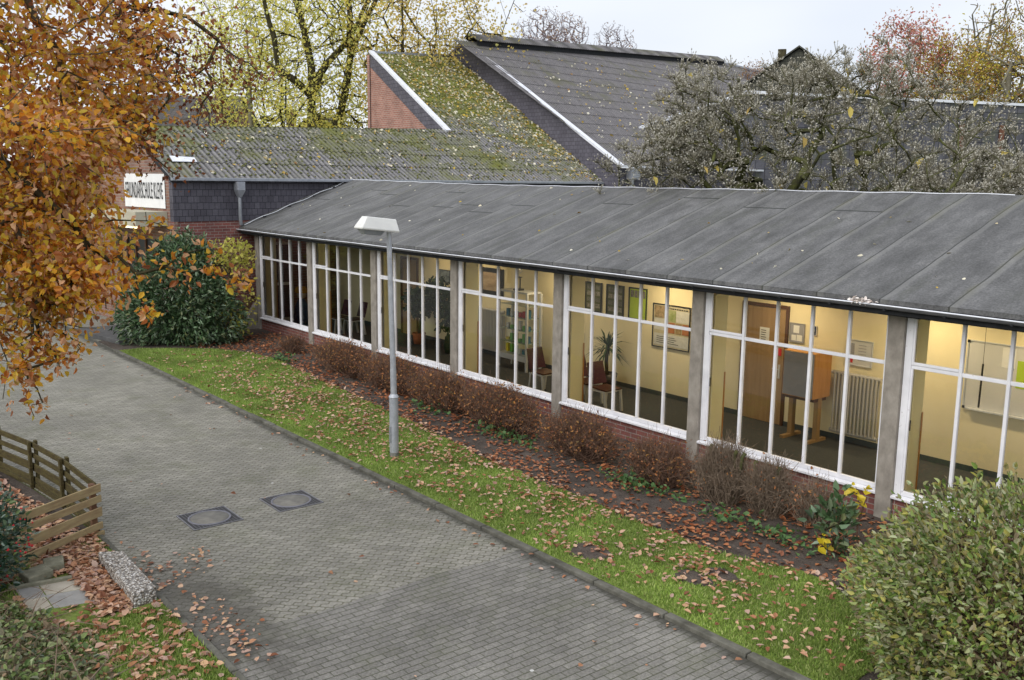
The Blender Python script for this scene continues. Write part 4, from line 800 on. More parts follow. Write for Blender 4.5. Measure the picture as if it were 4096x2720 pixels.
# pebble block, slabs, stones
def agg():
    m=NT('exposed_aggregate',.8,.3); co=m.coord(); v=m.n('ShaderNodeTexVoronoi',{'Vector':co,'Scale':38.}); s=m.n('ShaderNodeSeparateColor',{0:v.outputs['Color']})
    c=m.ramp(s.outputs[0],(0,(.20,.165,.13)),(.4,(.44,.40,.35)),(.75,(.62,.59,.55)),(1,(.85,.83,.80))); d=m.ramp(v.outputs['Distance'],(.4,1),(.62,.35)); m.color(m.mix(1,c,d,'MULTIPLY'))
    m.bump(m.math('MULTIPLY',v.outputs['Distance'],-1),1,.02); return m.m
o=MB().prism([(18.62,-10.62,-.05),(20.32,-10.67,-.05),(20.27,-10.36,-.05),(18.80,-10.33,-.05)],(0,0,.26)).build('pebble_block',agg(),bevel=.02); tag(o,'long concrete block with exposed pebbles beside the drive edge','block')
sl_=[((18.66,-11.76),(18.86,-11.42),(19.30,-11.45),(19.20,-11.80),M_['greyb']),]
stn=[noisy('beige_stone',(.34,.31,.25),(.47,.43,.36),5,.9,.2,.2,det=7),noisy('blue_grey_stone',(.25,.245,.235),(.34,.335,.32),5,.9,.2,.2,det=7)]
def slab(pts,mt,lab,z=.03,h=.05): tag(MB().prism([(p[0],p[1],z-h) for p in pts],(0,0,h)).build('stone_slab',mt,bevel=.008),lab,'slab','slabs left of the drive')
def qlerp(u,v):
    c=[Vector((18.70,-11.73)),Vector((18.90,-10.93)),Vector((19.84,-10.95)),Vector((19.66,-11.72))]
    return (c[0]*(1-u)+c[1]*u)*(1-v)+(c[3]*(1-u)+c[2]*u)*v
def qs(u0,u1,v0,v1): return [qlerp(u0,v0),qlerp(u0,v1),qlerp(u1,v1),qlerp(u1,v0)]
slab(qs(.36,1,0,.49),stn[0],'beige stone slab nearest the fence, the larger beige one'); slab(qs(.34,1,.51,1),stn[1],'bluish grey stone slab at the front right of the four')
slab(qs(0,.345,0,.56),stn[1],'bluish grey stone slab at the left rear of the four'); slab(qs(0,.325,.575,1),stn[0],'small beige stone slab at the front left of the four')
mossst=noisy('mossy_stone',(.13,.13,.09),(.30,.29,.22),6,.95,.1,.4,det=7)
for (cx,cy,rz_,w_,d_,lab) in ((18.62,-11.42,.25,.30,.34,'flat mossy stone between the holly and the slabs'),(18.42,-11.15,-.2,.34,.26,'flat mossy stone closest to the wooden fence board')):
    o=MB().box(-w_/2,w_/2,-d_/2,d_/2,0,.12).build('stone_block',mossst,bevel=.02); o.location=(cx,cy,.02); o.rotation_euler=(.04,.03,rz_); tag(o,lab,'stone')
o=MB().bar((18.82,-11.80,.03),(18.93,-11.05,.03),.07,.08).build('stone_edging',mossst); tag(o,'narrow grey edging stone behind the slabs','stone')
# fence
fn=empty('wooden_fence',(17.37,-10.28,0),0,'low wooden plank fence with dark mossy rails and a pale new side','fence')
F0=Vector((-17.37,10.28,0)); pts=[Vector((9.2,-11.55,0)),Vector((12.98,-10.82,0)),Vector((14.4,-10.51,0)),Vector((15.78,-10.34,0)),Vector((17.37,-10.28,0))]
rails=[(.76,.095),(.57,.085),(.36,.14),(.14,.09)]
for i in range(4):
    a,b=pts[i]+F0,pts[i+1]+F0; n_=(b-a).cross(Vector((0,0,1))).normalized()
    for z,h in rails: MB().bar(a+n_*.0+Vector((0,0,z)),b+Vector((0,0,z)),.03,h).build('rail',M_['wood_old'],fn,bevel=.004)
    MB().bar(a+Vector((0,0,.03)),b+Vector((0,0,.03)),.05,.08).build('ground_board',M_['wood_old'],fn)
for p in pts[:-1]:
    q=p+F0; d=(pts[2]-pts[1]).normalized(); n_=d.cross(Vector((0,0,1)))
    for sg in (-1,1): c=q+n_*sg*.055; MB().box(c.x-.05,c.x+.05,c.y-.025,c.y+.025,-.05,.83).build('post',M_['wood_old'],fn,bevel=.004)
q=pts[-1]+F0; MB().box(q.x-.06,q.x+.05,q.y-.09,q.y-.01,-.05,.80).build('post',noisy('reddish_post',(.10,.05,.03),(.18,.1,.055),4,.9,sc3=(1,1,4)),fn,bevel=.004)
e0=Vector((17.40,-10.22,0))+F0; e1=Vector((18.28,-11.75,0))+F0
for z,h in ((.735,.125),(.565,.105),(.36,.14),(.145,.105)): MB().bar(e0+Vector((0,0,z)),e1+Vector((0,0,z)),.028,h).build('plank',M_['wood_new'],fn,bevel=.004)
MB().bar(e0+Vector((.03,0,.03)),e1+Vector((.03,0,.03)),.05,.07).build('ground_board',M_['wood_new'],fn)
# cellar hatch by the first window
o=MB().prism([(.15,-.62,0),(-.15,-.62,0),(-.15,-.03,0),(.15,-.03,0)],(0,0,.22)).prism([(-.15,-.60,.22),(-.15,-.05,.22),(-.15,-.05,.95)],(.25,0,0)).build('concrete_vent',M_['concrete'],bevel=.01); tag(o,'sloping concrete vent hood beside the first window','vent')
# lump of bird nest litter in gutter
P=np.tile([[23.95,-.5,3.60]],(60,1))+rng.normal(size=(60,3))*np.array([.10,.015,.008]); tag(leaves('crumpled_bag',P,.07,noisy('pale_plastic',(.6,.5,.45),(.8,.78,.75),9,.4),asp=.9,flat=.5),'crumpled pale plastic scrap caught on the gutter','litter')
# ================================================================ VEGETATION
def tree(name,loc,lab,cat,trunk,targets,barkm,leafm,nl,ls,spread,group=None,step=.8,wob=.15,clear=0,lift=.25,r0=.012,pw=.45,sides=5,lk={},inertia=.5,clump=0,limbs=()):
    t=empty(name,loc,0,lab,cat,group); P,par,rad,tips=skeleton(trunk,targets,step,wob,clear,lift,r0,pw,inertia,limbs)
    wood('trunk',P,par,rad,barkm,t,sides)
    if nl:
        tp=tips if not clump else rng.choice(tips,int(len(tips)*clump),replace=False); i=rng.choice(tp,nl); j=par[i]; u=rng.uniform(0,1.15,(nl,1)); j2=np.where(rng.uniform(size=nl)<.45,par[j],j); j2=np.maximum(j2,0); Q=P[j2]*(1-u)+P[i]*u+rng.normal(size=(nl,3))*spread
        D=unit(P[i]-P[j]+1e-6)+rng.normal(size=(nl,3))*.8
        leaves('crown',Q,ls,leafm,t,D=D,**lk)
    return t
# --- foreground beech
M_['beech']=leafmat('beech_leaves',(.48,.15,.03),(.66,.28,.035),(.78,.42,.05),(.74,.50,.06),(.56,.45,.06),(.66,.36,.22),(.80,.52,.30),(.42,.14,.04),(.24,.09,.045),rough=.45,trans=.5,clump=.9)
M_['beechd']=leafmat('dry_beech_leaves',(.16,.055,.03),(.26,.09,.035),(.34,.15,.07),(.20,.09,.06),rough=.6,trans=.3)
bl=Vector((17.6,-16.3,0))
def rel(a): return a-np.array([bl.x,bl.y,0])
c0=px(-330,250,11.5); T=[]
T.append(ell(420,c0,(2.9,2.7,3.6),.35)); 
T.append(ell(170,px(60,420,11.0),(1.5,1.5,1.7)))
T.append(ell(110,px(-20,760,10.4),(.95,.95,.8)))
T.append(ell(150,px(60,900,10.0),(.95,.95,1.1)))
T.append(ell(60,px(270,1080,9.8),(.40,.4,.42)))
T.append(ell(230,px(150,200,12.),(1.7,1.7,1.3)))
T.append(ell(36,px(460,330,12.),(.55,.55,.8)))
T.append(ell(36,px(270,600,10.5),(.5,.5,.5)))
def cap_(n,a,b,r,sag=0):
    u=rng.uniform(0,1,(n,1)); return a*(1-u)+b*u+rng.normal(size=(n,3))*r*(1-.6*u)-np.array([0,0,1])*sag*4*u*(1-u)
TC=[]
TC.append(cap_(22,px(420,880,9.8),px(1000,1150,9.3),.12,-.10)); TC.append(cap_(16,px(450,1000,9.8),px(620,1300,9.6),.12)); TC.append(cap_(22,px(330,1100,9.8),px(330,1430,9.6),.13)); TC.append(cap_(9,px(620,1000,9.5),px(780,1180,9.3),.10))
TC.append(cap_(32,px(60,1250,9.6),px(130,1660,9.4),.10)); TC.append(cap_(20,px(200,1300,9.7),px(250,1480,9.6),.12)); 
T.append(ell(300,np.array([17.6,-16.5,9.]),(6.2,5.0,4.2),.5))
T=np.concatenate(T)
def keepT(q):
    v=Vector(q)-Vector(CAMP); z=v.dot(fw); X=2048+3778*v.dot(rt2)/z; Y=1360-3778*v.dot(up2)/z
    return z<2 or not (X>490 and 640<Y<940)
T=T[[keepT(q) for q in T]]
bt_=tree('beech_tree',bl,'copper and yellow leaved beech drooping over the drive at the left','tree',[(0,0,-.2),(.1,.2,2.5),(0,.4,5),(-.2,.3,8),(0,0,11.5)],rel(T),M_['barkb'],M_['beech'],48000,.068,.10,step=.45,wob=.12,clear=3.5,lift=.35,r0=.0045,pw=.48,lk=dict(droop=.35,asp=.62,fold=.1))
TC=np.concatenate(TC); P,par,rad,tips=skeleton([tuple(rel(px(-300,300,10.5))),tuple(rel(px(60,700,10.2))),tuple(rel(px(300,900,9.9)))],rel(TC),.18,.07,0,-.1,.0032,.5)
wood('drooping_twigs',P,par,rad,M_['bark'],bt_,4); i=rng.choice(tips,850); u=rng.uniform(-.6,1.1,(850,1)); leaves('drooping_leaves',P[par[i]]*(1-u)+P[i]*u+rng.normal(size=(850,3))*.05,.068,M_['beech'],bt_,droop=.5,asp=.62)
T2=np.concatenate([cap_(46,px(560,60,12.5),px(880,560,12),.30,0),cap_(26,px(720,150,12.5),px(1090,330,12.),.22,0),cap_(40,px(430,20,12.5),px(680,330,12),.35,0),cap_(14,px(560,500,12),px(700,760,11.6),.12)])
P,par,rad,tips=skeleton([tuple(rel(px(150,-500,12.5))),tuple(rel(px(420,-200,12.5))),tuple(rel(px(560,40,12.5)))],rel(T2),.3,.1,0,.1,.004,.5)
wood('hanging_twigs',P,par,rad,M_['bark'],bt_,4); i=rng.choice(tips,1900); u=rng.uniform(-1.,1.1,(1900,1)); leaves('sparse_leaves',P[par[i]]*(1-u)+P[i]*u+rng.normal(size=(1900,3))*.13,.045,M_['beechd'],bt_,droop=.5,asp=.7,fold=.25)
# --- yellow trees behind the low roof
M_['yellow']=leafmat('yellow_leaves',(.74,.66,.14),(.84,.76,.18),(.88,.80,.28),(.70,.70,.22),(.54,.60,.18),rough=.6,trans=.55,clump=.35)
M_['yelloww']=leafmat('orange_yellow_leaves',(.72,.58,.14),(.80,.66,.20),(.66,.46,.16),(.60,.58,.18),rough=.6,trans=.4,clump=.35)
def ytree(xp,Rr,h,lean,lab,nl,rr,top,mat='yellow',nt=260,low=5.0,forks=None,r0=.018,base=None,bark='bark'):
    b=px(xp,500,Rr); b[2]=0; c=np.array([lean[0],lean[1],0])
    tg=np.concatenate([ell(nt,(lean[0]*.6,lean[1]*.6,low+(h-low)*.5),(rr,rr,(h-low)*.55),.15)])
    tg=tg[tg[:,2]>3.2]
    trk=[(0,0,-.3),(lean[0]*.1,lean[1]*.1,h*.25),(lean[0]*.4,lean[1]*.4,h*.5),(lean[0],lean[1],h*.85)]
    return tree('yellow_tree',tuple(b),lab,'tree',trk,tg,M_[bark],M_[mat],int(nl*.8),.15,.45,'yellow leaved trees behind the low roof',step=1.0,wob=.22,clear=h*.22,lift=.45,r0=r0,pw=.52,lk=dict(asp=.8,droop=.2),inertia=.8,clump=.75)
rv=np.array([rt.x,rt.y])
def bigtree(Rr,base,trunk,limbs,rt_,lab,nl,rr,h,dep):
    b=px(base[0],base[1],Rr); b[2]=0
    f=lambda q,k=0: tuple(px(q[0],q[1],Rr+dep*k)-b)
    tp=[(0,0,-.3)]+[f(q) for q in trunk]; L=[(None,rt_,rt_*.4)]+[([f(q,i*sg) for i,q in enumerate(l)],r_,r_*.35) for l,r_,sg in limbs]
    top=np.array(tp[-1]); tg=np.concatenate([ell(260,(top[0]*.6,top[1]*.6,11.5),(rr,rr,7.5),.25),ell(120,(top[0],top[1],16.5),(rr,rr,4.),.1),ell(90,(0,0,7),(rr*.9,rr*.9,2.6),.2)]); tg=tg[tg[:,2]>4.5]
    return tree('yellow_tree',tuple(b),lab,'tree',tp,tg,M_['bark'],M_['yellow'],nl,.15,.42,'yellow leaved trees behind the low roof',step=.9,wob=.2,clear=5.5,lift=.4,r0=.013,pw=.42,lk=dict(asp=.8,droop=.2),inertia=.6,clump=.75,limbs=L)
bigtree(57,(1247,500),[(1247,500),(1247,385),(1247,268),(1220,134),(1184,0),(1160,-120)],[([(1247,385),(1180,320),(1113,277),(1095,150),(1050,0),(1030,-120)],.24,-1),([(1250,370),(1309,250),(1380,178),(1434,90),(1480,-20)],.26,.8)],.40,'forked dark trunked yellow tree, the left of the two thick trunks',7500,4.4,20,.5)
bigtree(58,(1345,509),[(1345,509),(1380,375),(1403,223),(1403,80),(1390,-60),(1380,-160)],[([(1403,223),(1420,170),(1461,80),(1505,0),(1560,-120)],.2,.7)],.36,'thick leaning dark trunk with yellow leaves beside the orange brick wall',6200,3.9,20,.5)
ytree(1010,60,19,(-.8,.1),'slender yellow tree behind the far house at the left',6500,3.6,0,nt=210,r0=.010,bark='barkg')
ytree(880,62,19,(.3,.2),'yellow green tree nearest the beech foliage',3600,3.0,0,nt=180,r0=.008,low=8.,bark='barkg')
ytree(1615,56,19,(-.3,.2),'yellow tree with twin limbs above the mossy roof corner',5600,3.2,0,'yelloww',nt=190,r0=.013)
ytree(1745,58,20,(0,0),'straight yellow tree just left of the hall gable peak',5600,3.1,0,'yelloww',nt=190,r0=.011)
ytree(1800,60,20,(2.6,3.3),'thin trunk leaning right over the hall gable peak',2200,2.6,0,'yelloww',nt=110,r0=.012)
ytree(1130,64,15,(0,0),'low yellow tree between the two thick trunks and the far house',4200,4.2,0,nt=170,low=2.5)
ytree(1490,66,14,(0,0),'low yellow tree beyond the orange brick wall corner',3800,4.2,0,nt=170,low=2.5)
ytree(2010,70,15.5,(0,0),'pale yellow tree top just above the left end of the hall ridge',2600,3.8,0,'yelloww',nt=170,low=3)
for bx_,by_,lab in ((-7,-17,'yellow tree across the forecourt mirrored in the far window bays'),(5,-23,'yellow tree on the far side of the drive behind the beech')):
    tree('yellow_tree',(bx_,by_,0),lab,'tree',[(0,0,-.3),(0,0,3),(.3,.2,6),(0,0,9)],ell(200,(0,0,5.5),(4,4,4.4),.2),M_['bark'],M_['yellow'],7000,.16,.3,'yellow trees across the forecourt',step=.8,wob=.2,clear=1.5,lift=.4,r0=.012,pw=.45)
# --- bare purple-grey trees
M_['few']=leafmat('few_brown_leaves',(.28,.16,.08),(.40,.24,.10),(.34,.22,.16),rough=.7,trans=.3)
def bare_tree(xp,yt,Rr,rr,lab,nt,nl,mat='barkp',up_=.6,lm='few'):
    b=px(xp,200,Rr); zt=px(xp,yt,Rr)[2]; b[2]=0; tg=ell(int(nt*1.9),(0,0,zt-rr*1.35),(rr,rr,rr*1.35),.25)
    return tree('bare_tree',tuple(b),lab,'tree',[(0,0,-.3),(0,0,zt*.35),(.2,.1,zt*.6),(0,0,zt*.9)],tg,M_[mat],M_[lm],nl,.14,.25,'bare trees behind the hall roof',step=.7,wob=.15,clear=zt*.3,lift=up_,r0=.011,pw=.42,sides=3,lk=dict(droop=.4))
bare_tree(2170,20,76,2.7,'wispy purple grey birch rising above the hall ridge',900,700)
bare_tree(2270,40,80,2.0,'narrow drooping birch beside the wispy one above the ridge',560,500)
bare_tree(2450,85,78,2.1,'rounded bare tree above the middle of the hall ridge',620,300)
bare_tree(3030,235,84,1.7,'small brown crown between the hall ridge end and the gabled house',350,1500)
# --- red and golden trees at right
M_['redl']=leafmat('red_leaves',(.46,.13,.13),(.60,.18,.17),(.66,.32,.18),(.46,.26,.22),(.50,.38,.14),rough=.6,trans=.4,clump=.5)
M_['gold']=leafmat('golden_leaves',(.36,.34,.06),(.54,.48,.08),(.60,.46,.09),(.46,.26,.10),(.34,.18,.10),rough=.6,trans=.35,clump=.4)
b=px(3665,200,80); z1=b[2]; b[2]=0
tree('maple_tree',tuple(b),'bright red maple crown above the slate block','tree',[(0,0,-.3),(0,0,6),(.2,.2,10),(.2,.2,15)],np.concatenate([ell(260,(-.4,-.5,14.6),(3.4,3.4,3.6),.2),ell(60,(-1,-1.3,10.5),(2.2,2.2,1.8))]),M_['barkg'],M_['redl'],7200,.17,.42,step=.8,wob=.2,clear=6,lift=.5,r0=.022,pw=.42)
for xp,Rr,h,rr,nl,lab in ((3850,79,15.3,4.2,15000,'golden and olive tree right of the red maple'),(3990,81,17.5,4.0,11000,'tall sparse golden tree at the right edge above the slate block'),(3560,85,11.0,3.0,6500,'low golden olive tree below the red maple crown')):
    b=px(xp,200,Rr); b[2]=0
    tree('golden_tree',tuple(b),lab,'tree',[(0,0,-.3),(0,0,h*.4),(.3,.2,h*.7),(.3,.5,h)],ell(300,(0,0,h*.68),(rr,rr,h*.40),.1),M_['barkg'],M_['gold'],nl,.17,.36,'golden trees behind the slate block',step=.8,wob=.25,clear=h*.3,lift=.6,r0=.026,pw=.42)
b=px(4070,200,79); b[2]=0
tree('bare_limbed_tree',tuple(b),'grey bare limbed tree reaching up at the right edge','tree',[(0,0,-.3),(0,0,5),(-.4,-.5,9),(-.2,-.3,15)],ell(330,(0,0,15.),(4.6,4.6,5),.1),M_['barkg'],M_['gold'],700,.18,.25,step=.8,wob=.15,clear=6,lift=.9,r0=.024,pw=.42)
# --- magnolia with pale buds behind the corridor roof
M_['bud']=leafmat('magnolia_buds',(.24,.225,.175),(.33,.31,.25),(.43,.41,.34),(.56,.54,.48),rough=.7,trans=.05)
def magnolia(loc,lab,trunk,tg,nb,nleaf,r0=.0075):
    t=empty('magnolia_tree',loc,0,lab,'tree','budding magnolias behind the corridor roof'); P,par,rad,tips=skeleton(trunk,tg,.32,.10,2.2,.22,r0,.48,.9)
    wood('trunk',P,par,rad,M_['barkm'],t,5)
    # short side twigs ending in buds
    i=rng.integers(20,len(P),nb); i=i[rad[i]<.035]; n=len(i); dirn=unit(P[i]-P[par[i]]+rng.normal(size=(n,3))*.02); D=unit(dirn*.7+rng.normal(size=(n,3))*.65+np.array([0,0,.55])); L=rng.uniform(.06,.30,(n,1)); A=P[par[i]]*(1-.5)+P[i]*.5; E=A+D*L
    k=3; a=unit(np.cross(D,rng.normal(size=(n,3)))); b_=np.cross(D,a); th=np.arange(k)*2*PI/k
    r1=.0062; R0=A[:,None]+(a[:,None]*np.cos(th)[None,:,None]+b_[:,None]*np.sin(th)[None,:,None])*r1; R1=E[:,None]+(a[:,None]*np.cos(th)[None,:,None]+b_[:,None]*np.sin(th)[None,:,None])*r1*.7
    V=np.concatenate([R0,R1],1).reshape(-1,3); q=(np.arange(n)*2*k)[:,None]; F=np.concatenate([q+np.array([[m_,(m_+1)%k,k+(m_+1)%k,k+m_]]) for m_ in range(k)]); fastmesh('twigs',V,F,M_['twigt'] if 0 else M_['barkg'],t)
    V,F=budgeo(np.concatenate([E,P[tips]]),np.concatenate([D,unit(rng.normal(size=(len(tips),3))+np.array([0,0,1.2]))]),.056,.0165); fastmesh('buds',V,F,M_['bud'],t)
    j=rng.choice(len(P),nleaf); leaves('last_leaves',P[j]+rng.normal(size=(nleaf,3))*.05,.2,M_['yelloww'],t,droop=1.,asp=.5)
    return t
mg=(18.1,8.2,0)
tg=np.concatenate([ell(1000,(-.3,-.2,5.4),(5.0,4.0,3.2),.2),ell(260,(2.0,2.4,4.8),(3.6,3.2,2.2),.2),ell(150,(-.5,-.1,7.3),(2.4,2.1,1.6)),ell(190,px(2810,480,25.5)-np.array(mg),(1.5,1.4,1.5)),ell(120,px(2720,600,25.)-np.array(mg),(1.5,1.4,.9)),ell(50,(.4,.7,8.2),(1.1,.9,1.0)),ell(80,px(3230,330,26)-np.array(mg),(1.4,1.2,.7)),ell(110,(-2.7,-2.4,7.1),(1.5,1.2,1.6)),ell(130,(-3.9,-3.0,5.4),(1.9,1.6,1.3))]); tg=tg[tg[:,2]>3.6]
magnolia(mg,'wide magnolia full of pale buds with mossy limbs behind the corridor roof',[(0,0,-.2),(.1,0,1.5),(.1,.1,2.6),(0,0,3.6)],tg,36000,110)
tg=np.concatenate([ell(620,(0,0,4.3),(3.4,2.8,2.1),.2)]); tg=tg[tg[:,2]>3.4]
magnolia((21.8,9.6,0),'second budding magnolia at the right edge in front of the slate block',[(0,0,-.2),(0,.1,1.4),(0,0,2.8)],tg,19000,16)
# --- shrubs
def shrub(name,loc,lab,blobs,leafm,nl,ls,barkm,nst=60,shell=.55,asp=.5,group=None,lk={},cat='shrub',nshoot=0):
    t=empty(name,loc,0,lab,cat,group); tot=sum(b[3] for b in blobs)
    Q=np.concatenate([ell(int(nl*b[3]/tot),b[0:1][0],b[1],shell) for b in blobs]); Q=Q[Q[:,2]>.03]
    dq=unit(Q-np.array(blobs[0][0])); am=.07*(np.sin(dq[:,0]*6+1)*np.cos(dq[:,2]*7)+np.sin(dq[:,1]*9+2)+.7*np.sin(dq[:,0]*17+dq[:,2]*13)); Q=np.array(blobs[0][0])+(Q-np.array(blobs[0][0]))*(1+am[:,None]*.75)+rng.normal(size=Q.shape)*.05
    Q=Q[Q[:,2]>.03]
    sh=[]
    for k in range(nshoot):
        b=blobs[k%len(blobs)]; d=unit(rng.normal(size=3)+np.array([0,0,.7])); p0=np.array(b[0])+d*np.array(b[1])*.9; e=unit(d+rng.normal(size=3)*.5+np.array([0,0,.5])); sh+= [p0+e*q*.5 for q in rng.uniform(0,.75,12)]
    if sh: sh=np.array(sh); Q=np.concatenate([Q,sh[sh[:,2]>.2]])
    ct=np.array(blobs[0][0]); D=unit(Q-ct*np.array([1,1,.5]))+rng.normal(size=Q.shape)*.6
    tg=np.concatenate([ell(max(8,int(nst*b[3]/tot)),b[0],tuple(x*.85 for x in b[1]),.3) for b in blobs]); tg=tg[tg[:,2]>.15]
    P,par,rad,tips=skeleton([(ct[0],ct[1],-.05),(ct[0],ct[1],.12)],tg,.2,.12,0,.3,.006,.42); wood('stems',P,par,rad,barkm,t,4)
    leaves('foliage',Q,ls,leafm,t,D=D,asp=asp,**lk); return t
M_['rhod']=leafmat('rhododendron_leaves',(.025,.045,.02),(.045,.085,.035),(.07,.13,.05),(.10,.17,.08),(.19,.26,.17),(.16,.17,.06),rough=.35,trans=.1,clump=.9,spec=.5)
shrub('rhododendron',(1.3,-3.25,0),'large dark green glossy rhododendron in front of the slate wall',[((0,0,1.5),(1.35,1.5,1.75),0,5),((.75,.55,1.0),(1.15,1.15,1.2),0,3),((-.3,-.9,1.0),(1.0,.95,1.15),0,2),((0,.2,2.7),(.8,1.0,.75),0,1.5)],M_['rhod'],15000,.15,M_['bark'],220,.62,.38,lk=dict(droop=.25),nshoot=70)
M_['yshrub']=leafmat('yellow_shrub_leaves',(.36,.38,.07),(.52,.50,.09),(.60,.54,.16),(.40,.36,.10),rough=.6,trans=.4)
t=shrub('yellow_shrub',(2.0,-1.55,0),'thin brown stemmed shrub with yellow leaves beside the first window',[((-.1,-.1,2.75),(.75,.7,.6),0,5),((.1,.1,1.3),(.55,.6,1.0),0,1.6),((.3,-.3,.7),(.5,.4,.6),0,1.2),((-.6,-.9,2.6),(.6,.6,.5),0,1.5)],M_['yshrub'],1050,.12,M_['twigb'],330,.1,.75,lk=dict(droop=.4))
M_['spirea']=leafmat('spirea_leaves',(.13,.06,.035),(.22,.09,.05),(.42,.17,.06),(.28,.14,.08),(.60,.28,.07),(.12,.11,.05),rough=.7,trans=.2)
def spirea(x0,x1,y,h,lab,nt=650,nl=1700,dy=.52,mat='twigb',leaf='spirea'):
    cx=(x0+x1)/2; w_=(x1-x0)/2; t=empty('clipped_bush',(cx,y,0),0,lab,'bush','brown clipped bushes below the windows')
    n=nt; bx=rng.uniform(-w_*.45,w_*.45,n); by=rng.normal(0,.07,n); a=rng.uniform(0,2*PI,n); rr=np.sqrt(rng.uniform(0,1,n)); ex=np.clip(bx*1.0+np.cos(a)*rr*w_*.75,-w_*1.02,w_*1.02); ey=by+np.sin(a)*rr*dy
    ez=h*np.sqrt(np.clip(1-.55*(ex/w_)**2-.3*(ey/dy)**2,.12,1))*rng.uniform(.55,1.04,n)
    A=np.stack([bx,by,np.zeros(n)],1); E=np.stack([ex,ey,ez],1); mid=A*.55+E*.45+np.stack([(ex-bx)*.12,(ey-by)*.12,-ez*.02],1)+rng.normal(size=(n,3))*.04
    segs=[(A,mid,.0075,.005),(mid,E,.005,.0025)]
    for _ in range(4):
        u=rng.uniform(.2,.9,(n,1)); s0=mid*(1-u)+E*u; s1=s0+rng.normal(size=(n,3))*.12+np.array([0,0,.09]); s1[:,2]=np.maximum(s1[:,2],.05); segs.append((s0,s1,.0035,.002))
    Vs=[];k=3;th=np.arange(k)*2*PI/k
    for p,q,ra,rb_ in segs:
        d=unit(q-p); u_=unit(np.cross(d,rng.normal(size=(n,3)))); v_=np.cross(d,u_)
        c_=u_[:,None]*np.cos(th)[None,:,None]+v_[:,None]*np.sin(th)[None,:,None]; Vs.append(np.concatenate([p[:,None]+c_*ra,q[:,None]+c_*rb_],1))
    V=np.concatenate(Vs); m_=len(V); b=(np.arange(m_)*2*k)[:,None]; F=np.concatenate([b+np.array([[i,(i+1)%k,k+(i+1)%k,k+i]]) for i in range(k)])
    fastmesh('twigs',V.reshape(-1,3),F,M_[mat],t); 
    if nl:
        i=rng.integers(0,n,nl); u=rng.uniform(.25,1.05,(nl,1)); leaves('foliage',mid[i]*(1-u)+E[i]*u+rng.normal(size=(nl,3))*.07,.052,M_[leaf],t,asp=.55)
    return t
for x0,x1,y,h,lab,nt,nl in ((5.0,5.75,-1.22,.62,'smallest thin brown bush below the first window bay',160,200),
 (7.4,10.6,-1.47,.95,'brown clipped bush below the second concrete post, left of the lamp post',900,2600),
 (10.1,13.0,-1.47,.92,'brown clipped bush with orange leaves right behind the lamp post',800,2500),
 (12.6,15.2,-1.52,.90,'brown clipped bush in front of the third concrete post',800,2300),
 (14.7,17.6,-1.57,.98,'brown clipped bush just left of the fourth concrete post',900,2600),
 (17.7,19.8,-1.62,.88,'brown clipped bush below the potted palm window',800,1900),
 (20.2,21.6,-1.62,.86,'brown clipped bush left of the fifth concrete post',560,900)):
    spirea(x0,x1,y,h,lab,nt,nl)
def barebush(x0,x1,y,h,lab,nt,ns):
    t=spirea(x0,x1,y,h,lab,nt,130,.38,'twigt'); w_=(x1-x0)/2
    for k in range(ns):
        a=rng.uniform(-w_*.6,w_*.6); b=a+rng.normal(0,.12); MB().tube([(a,0,-.05),(a+.02,-.02,h*.3),((a+b)/2+.03,.0,h*.55),(b,-.04,h*.8),(b+.02,0,h*.86)],[.04,.034,.03,.03,.036],7).build('stem',M_['barkm'],t)
barebush(21.75,22.75,-1.5,1.15,'knotty bare bush right of the fifth concrete post',700,3); barebush(22.7,23.5,-1.4,1.02,'bare twiggy bush between knotty bush and the last post',480,2); barebush(23.45,24.2,-1.2,.82,'sparse upright twigs left of the yellow maple sprout',130,0)
M_['maplel']=leafmat('yellow_maple_leaves',(.62,.48,.02),(.72,.58,.04),(.78,.62,.10),rough=.6,trans=.4)
t=empty('maple_sapling',(24.9,-1.75,0),0,'small sapling with bright yellow leaves beside the big hedge bush','sapling')
tg=np.concatenate([ell(12,(.0,0,.90),(.32,.25,.22)),ell(5,(-.2,-.5,.35),(.15,.15,.3))]); P,par,rad,tips=skeleton([(0,0,0),(0,0,.5)],tg,.15,.1,.3,.2,.005,.5); wood('stem',P,par,rad,M_['twigb'],t,4); leaves('foliage',np.repeat(P[tips],2,0)+rng.normal(size=(2*len(tips),3))*.05,.11,M_['maplel'],t,asp=1.0,flat=.3)
shrub('evergreen_sprout',(24.7,-2.05,0),'small glossy dark green sprout below the yellow maple leaves',[((0,0,.55),(.28,.25,.45),0,1)],M_['rhod'],170,.14,M_['bark'],14,.2,.5)
M_['hedge']=leafmat('hedge_leaves',(.08,.13,.03),(.16,.24,.055),(.27,.34,.08),(.38,.42,.20),(.15,.12,.07),(.42,.40,.10),(.24,.19,.12),(.46,.48,.30),(.13,.22,.05),rough=.5,trans=.25,clump=1.1)
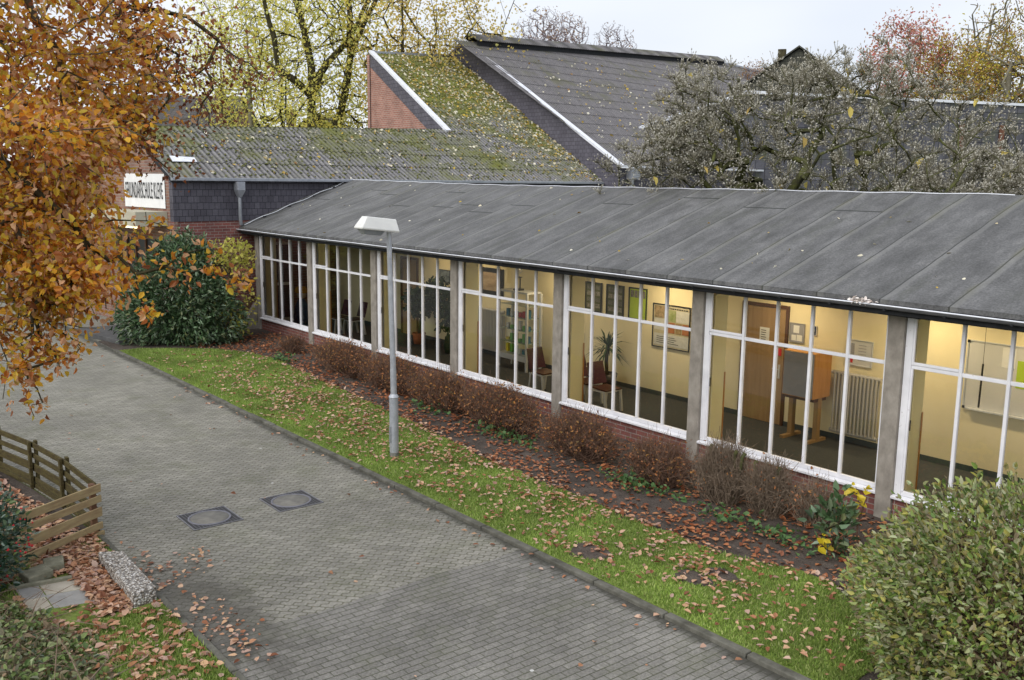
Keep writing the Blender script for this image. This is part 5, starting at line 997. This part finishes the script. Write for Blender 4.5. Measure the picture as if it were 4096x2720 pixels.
hg=shrub('hedge_bush',(28.3,-3.7,0),'big rounded yellow green hedge bush at the lower right corner','bush' and [((0,-.35,1.08),(1.75,1.55,1.28),0,7),((1.2,1.2,1.15),(1.7,1.6,1.30),0,4),((-.9,-.3,.7),(1.0,1.1,.9),0,3),((.2,-1.1,.9),(1.35,1.1,1.0),0,3)],M_['hedge'],56000,.070,M_['twigb'],1100,.80,.5,cat='bush',nshoot=150)
ic=MB(); 
fastmesh('inner_twigs',*budgeo(ell(2600,(0,-.2,1.0),(1.5,1.35,1.1),.2),rng.normal(size=(2600,3)),.30,.008),M_['twigb'],hg)
M_['holly']=leafmat('holly_leaves',(.015,.04,.025),(.03,.07,.04),(.06,.11,.07),(.16,.22,.18),(.14,.20,.05),rough=.3,trans=.1,spec=.6)
hl=shrub('holly_bush',(18.35,-12.25,0),'dark glossy holly bush with red berries at the left edge',[((0,0,.62),(.85,.85,.72),0,1),((.5,-.3,.5),(.8,.7,.6),0,.7)],M_['holly'],5200,.085,M_['bark'],90,.6,.5)
bp=ell(160,(0,0,.65),(.88,.88,.74),.9); V,F=budgeo(bp,np.tile([0,0,1.],(160,1)),.04,.02); tag(fastmesh('berries',V,F,M_['red'],hl),kind='stuff')
M_['ivy']=leafmat('undergrowth_leaves',(.07,.12,.04),(.14,.21,.06),(.24,.30,.11),(.32,.37,.20),(.22,.15,.09),(.13,.18,.12),(.30,.20,.12),rough=.5,trans=.2)
P=scat(16000,18.8,24.5,-14,-11.0); P=P[(P[:,1]<np.interp(P[:,0],[18.8,19.3,19.9,20.4,21,22,24],[-12.6,-12.0,-11.78,-11.45,-11.25,-11.45,-12.])+.12*np.sin(P[:,0]*7))]; P[:,2]=rng.uniform(.02,.32,len(P))*np.clip((-11.2-P[:,1])*1.0,.1,1)
tag(leaves('undergrowth',P,.075,M_['ivy'],asp=.7,flat=.2),'tangled pale green ground cover at the lower left corner','ground cover',kind='stuff')
n=420; A=scat(n,18.9,23.5,-13.4,-11.5); A[:,2]=rng.uniform(.03,.25,n); D=rng.normal(size=(n,3))*np.array([1,1,.25]); V,F=budgeo(A,D,.7,.006); tag(fastmesh('brambles',V,F,M_['twigt']),'thin tan bramble stems lying over the ground cover','brambles',kind='stuff')
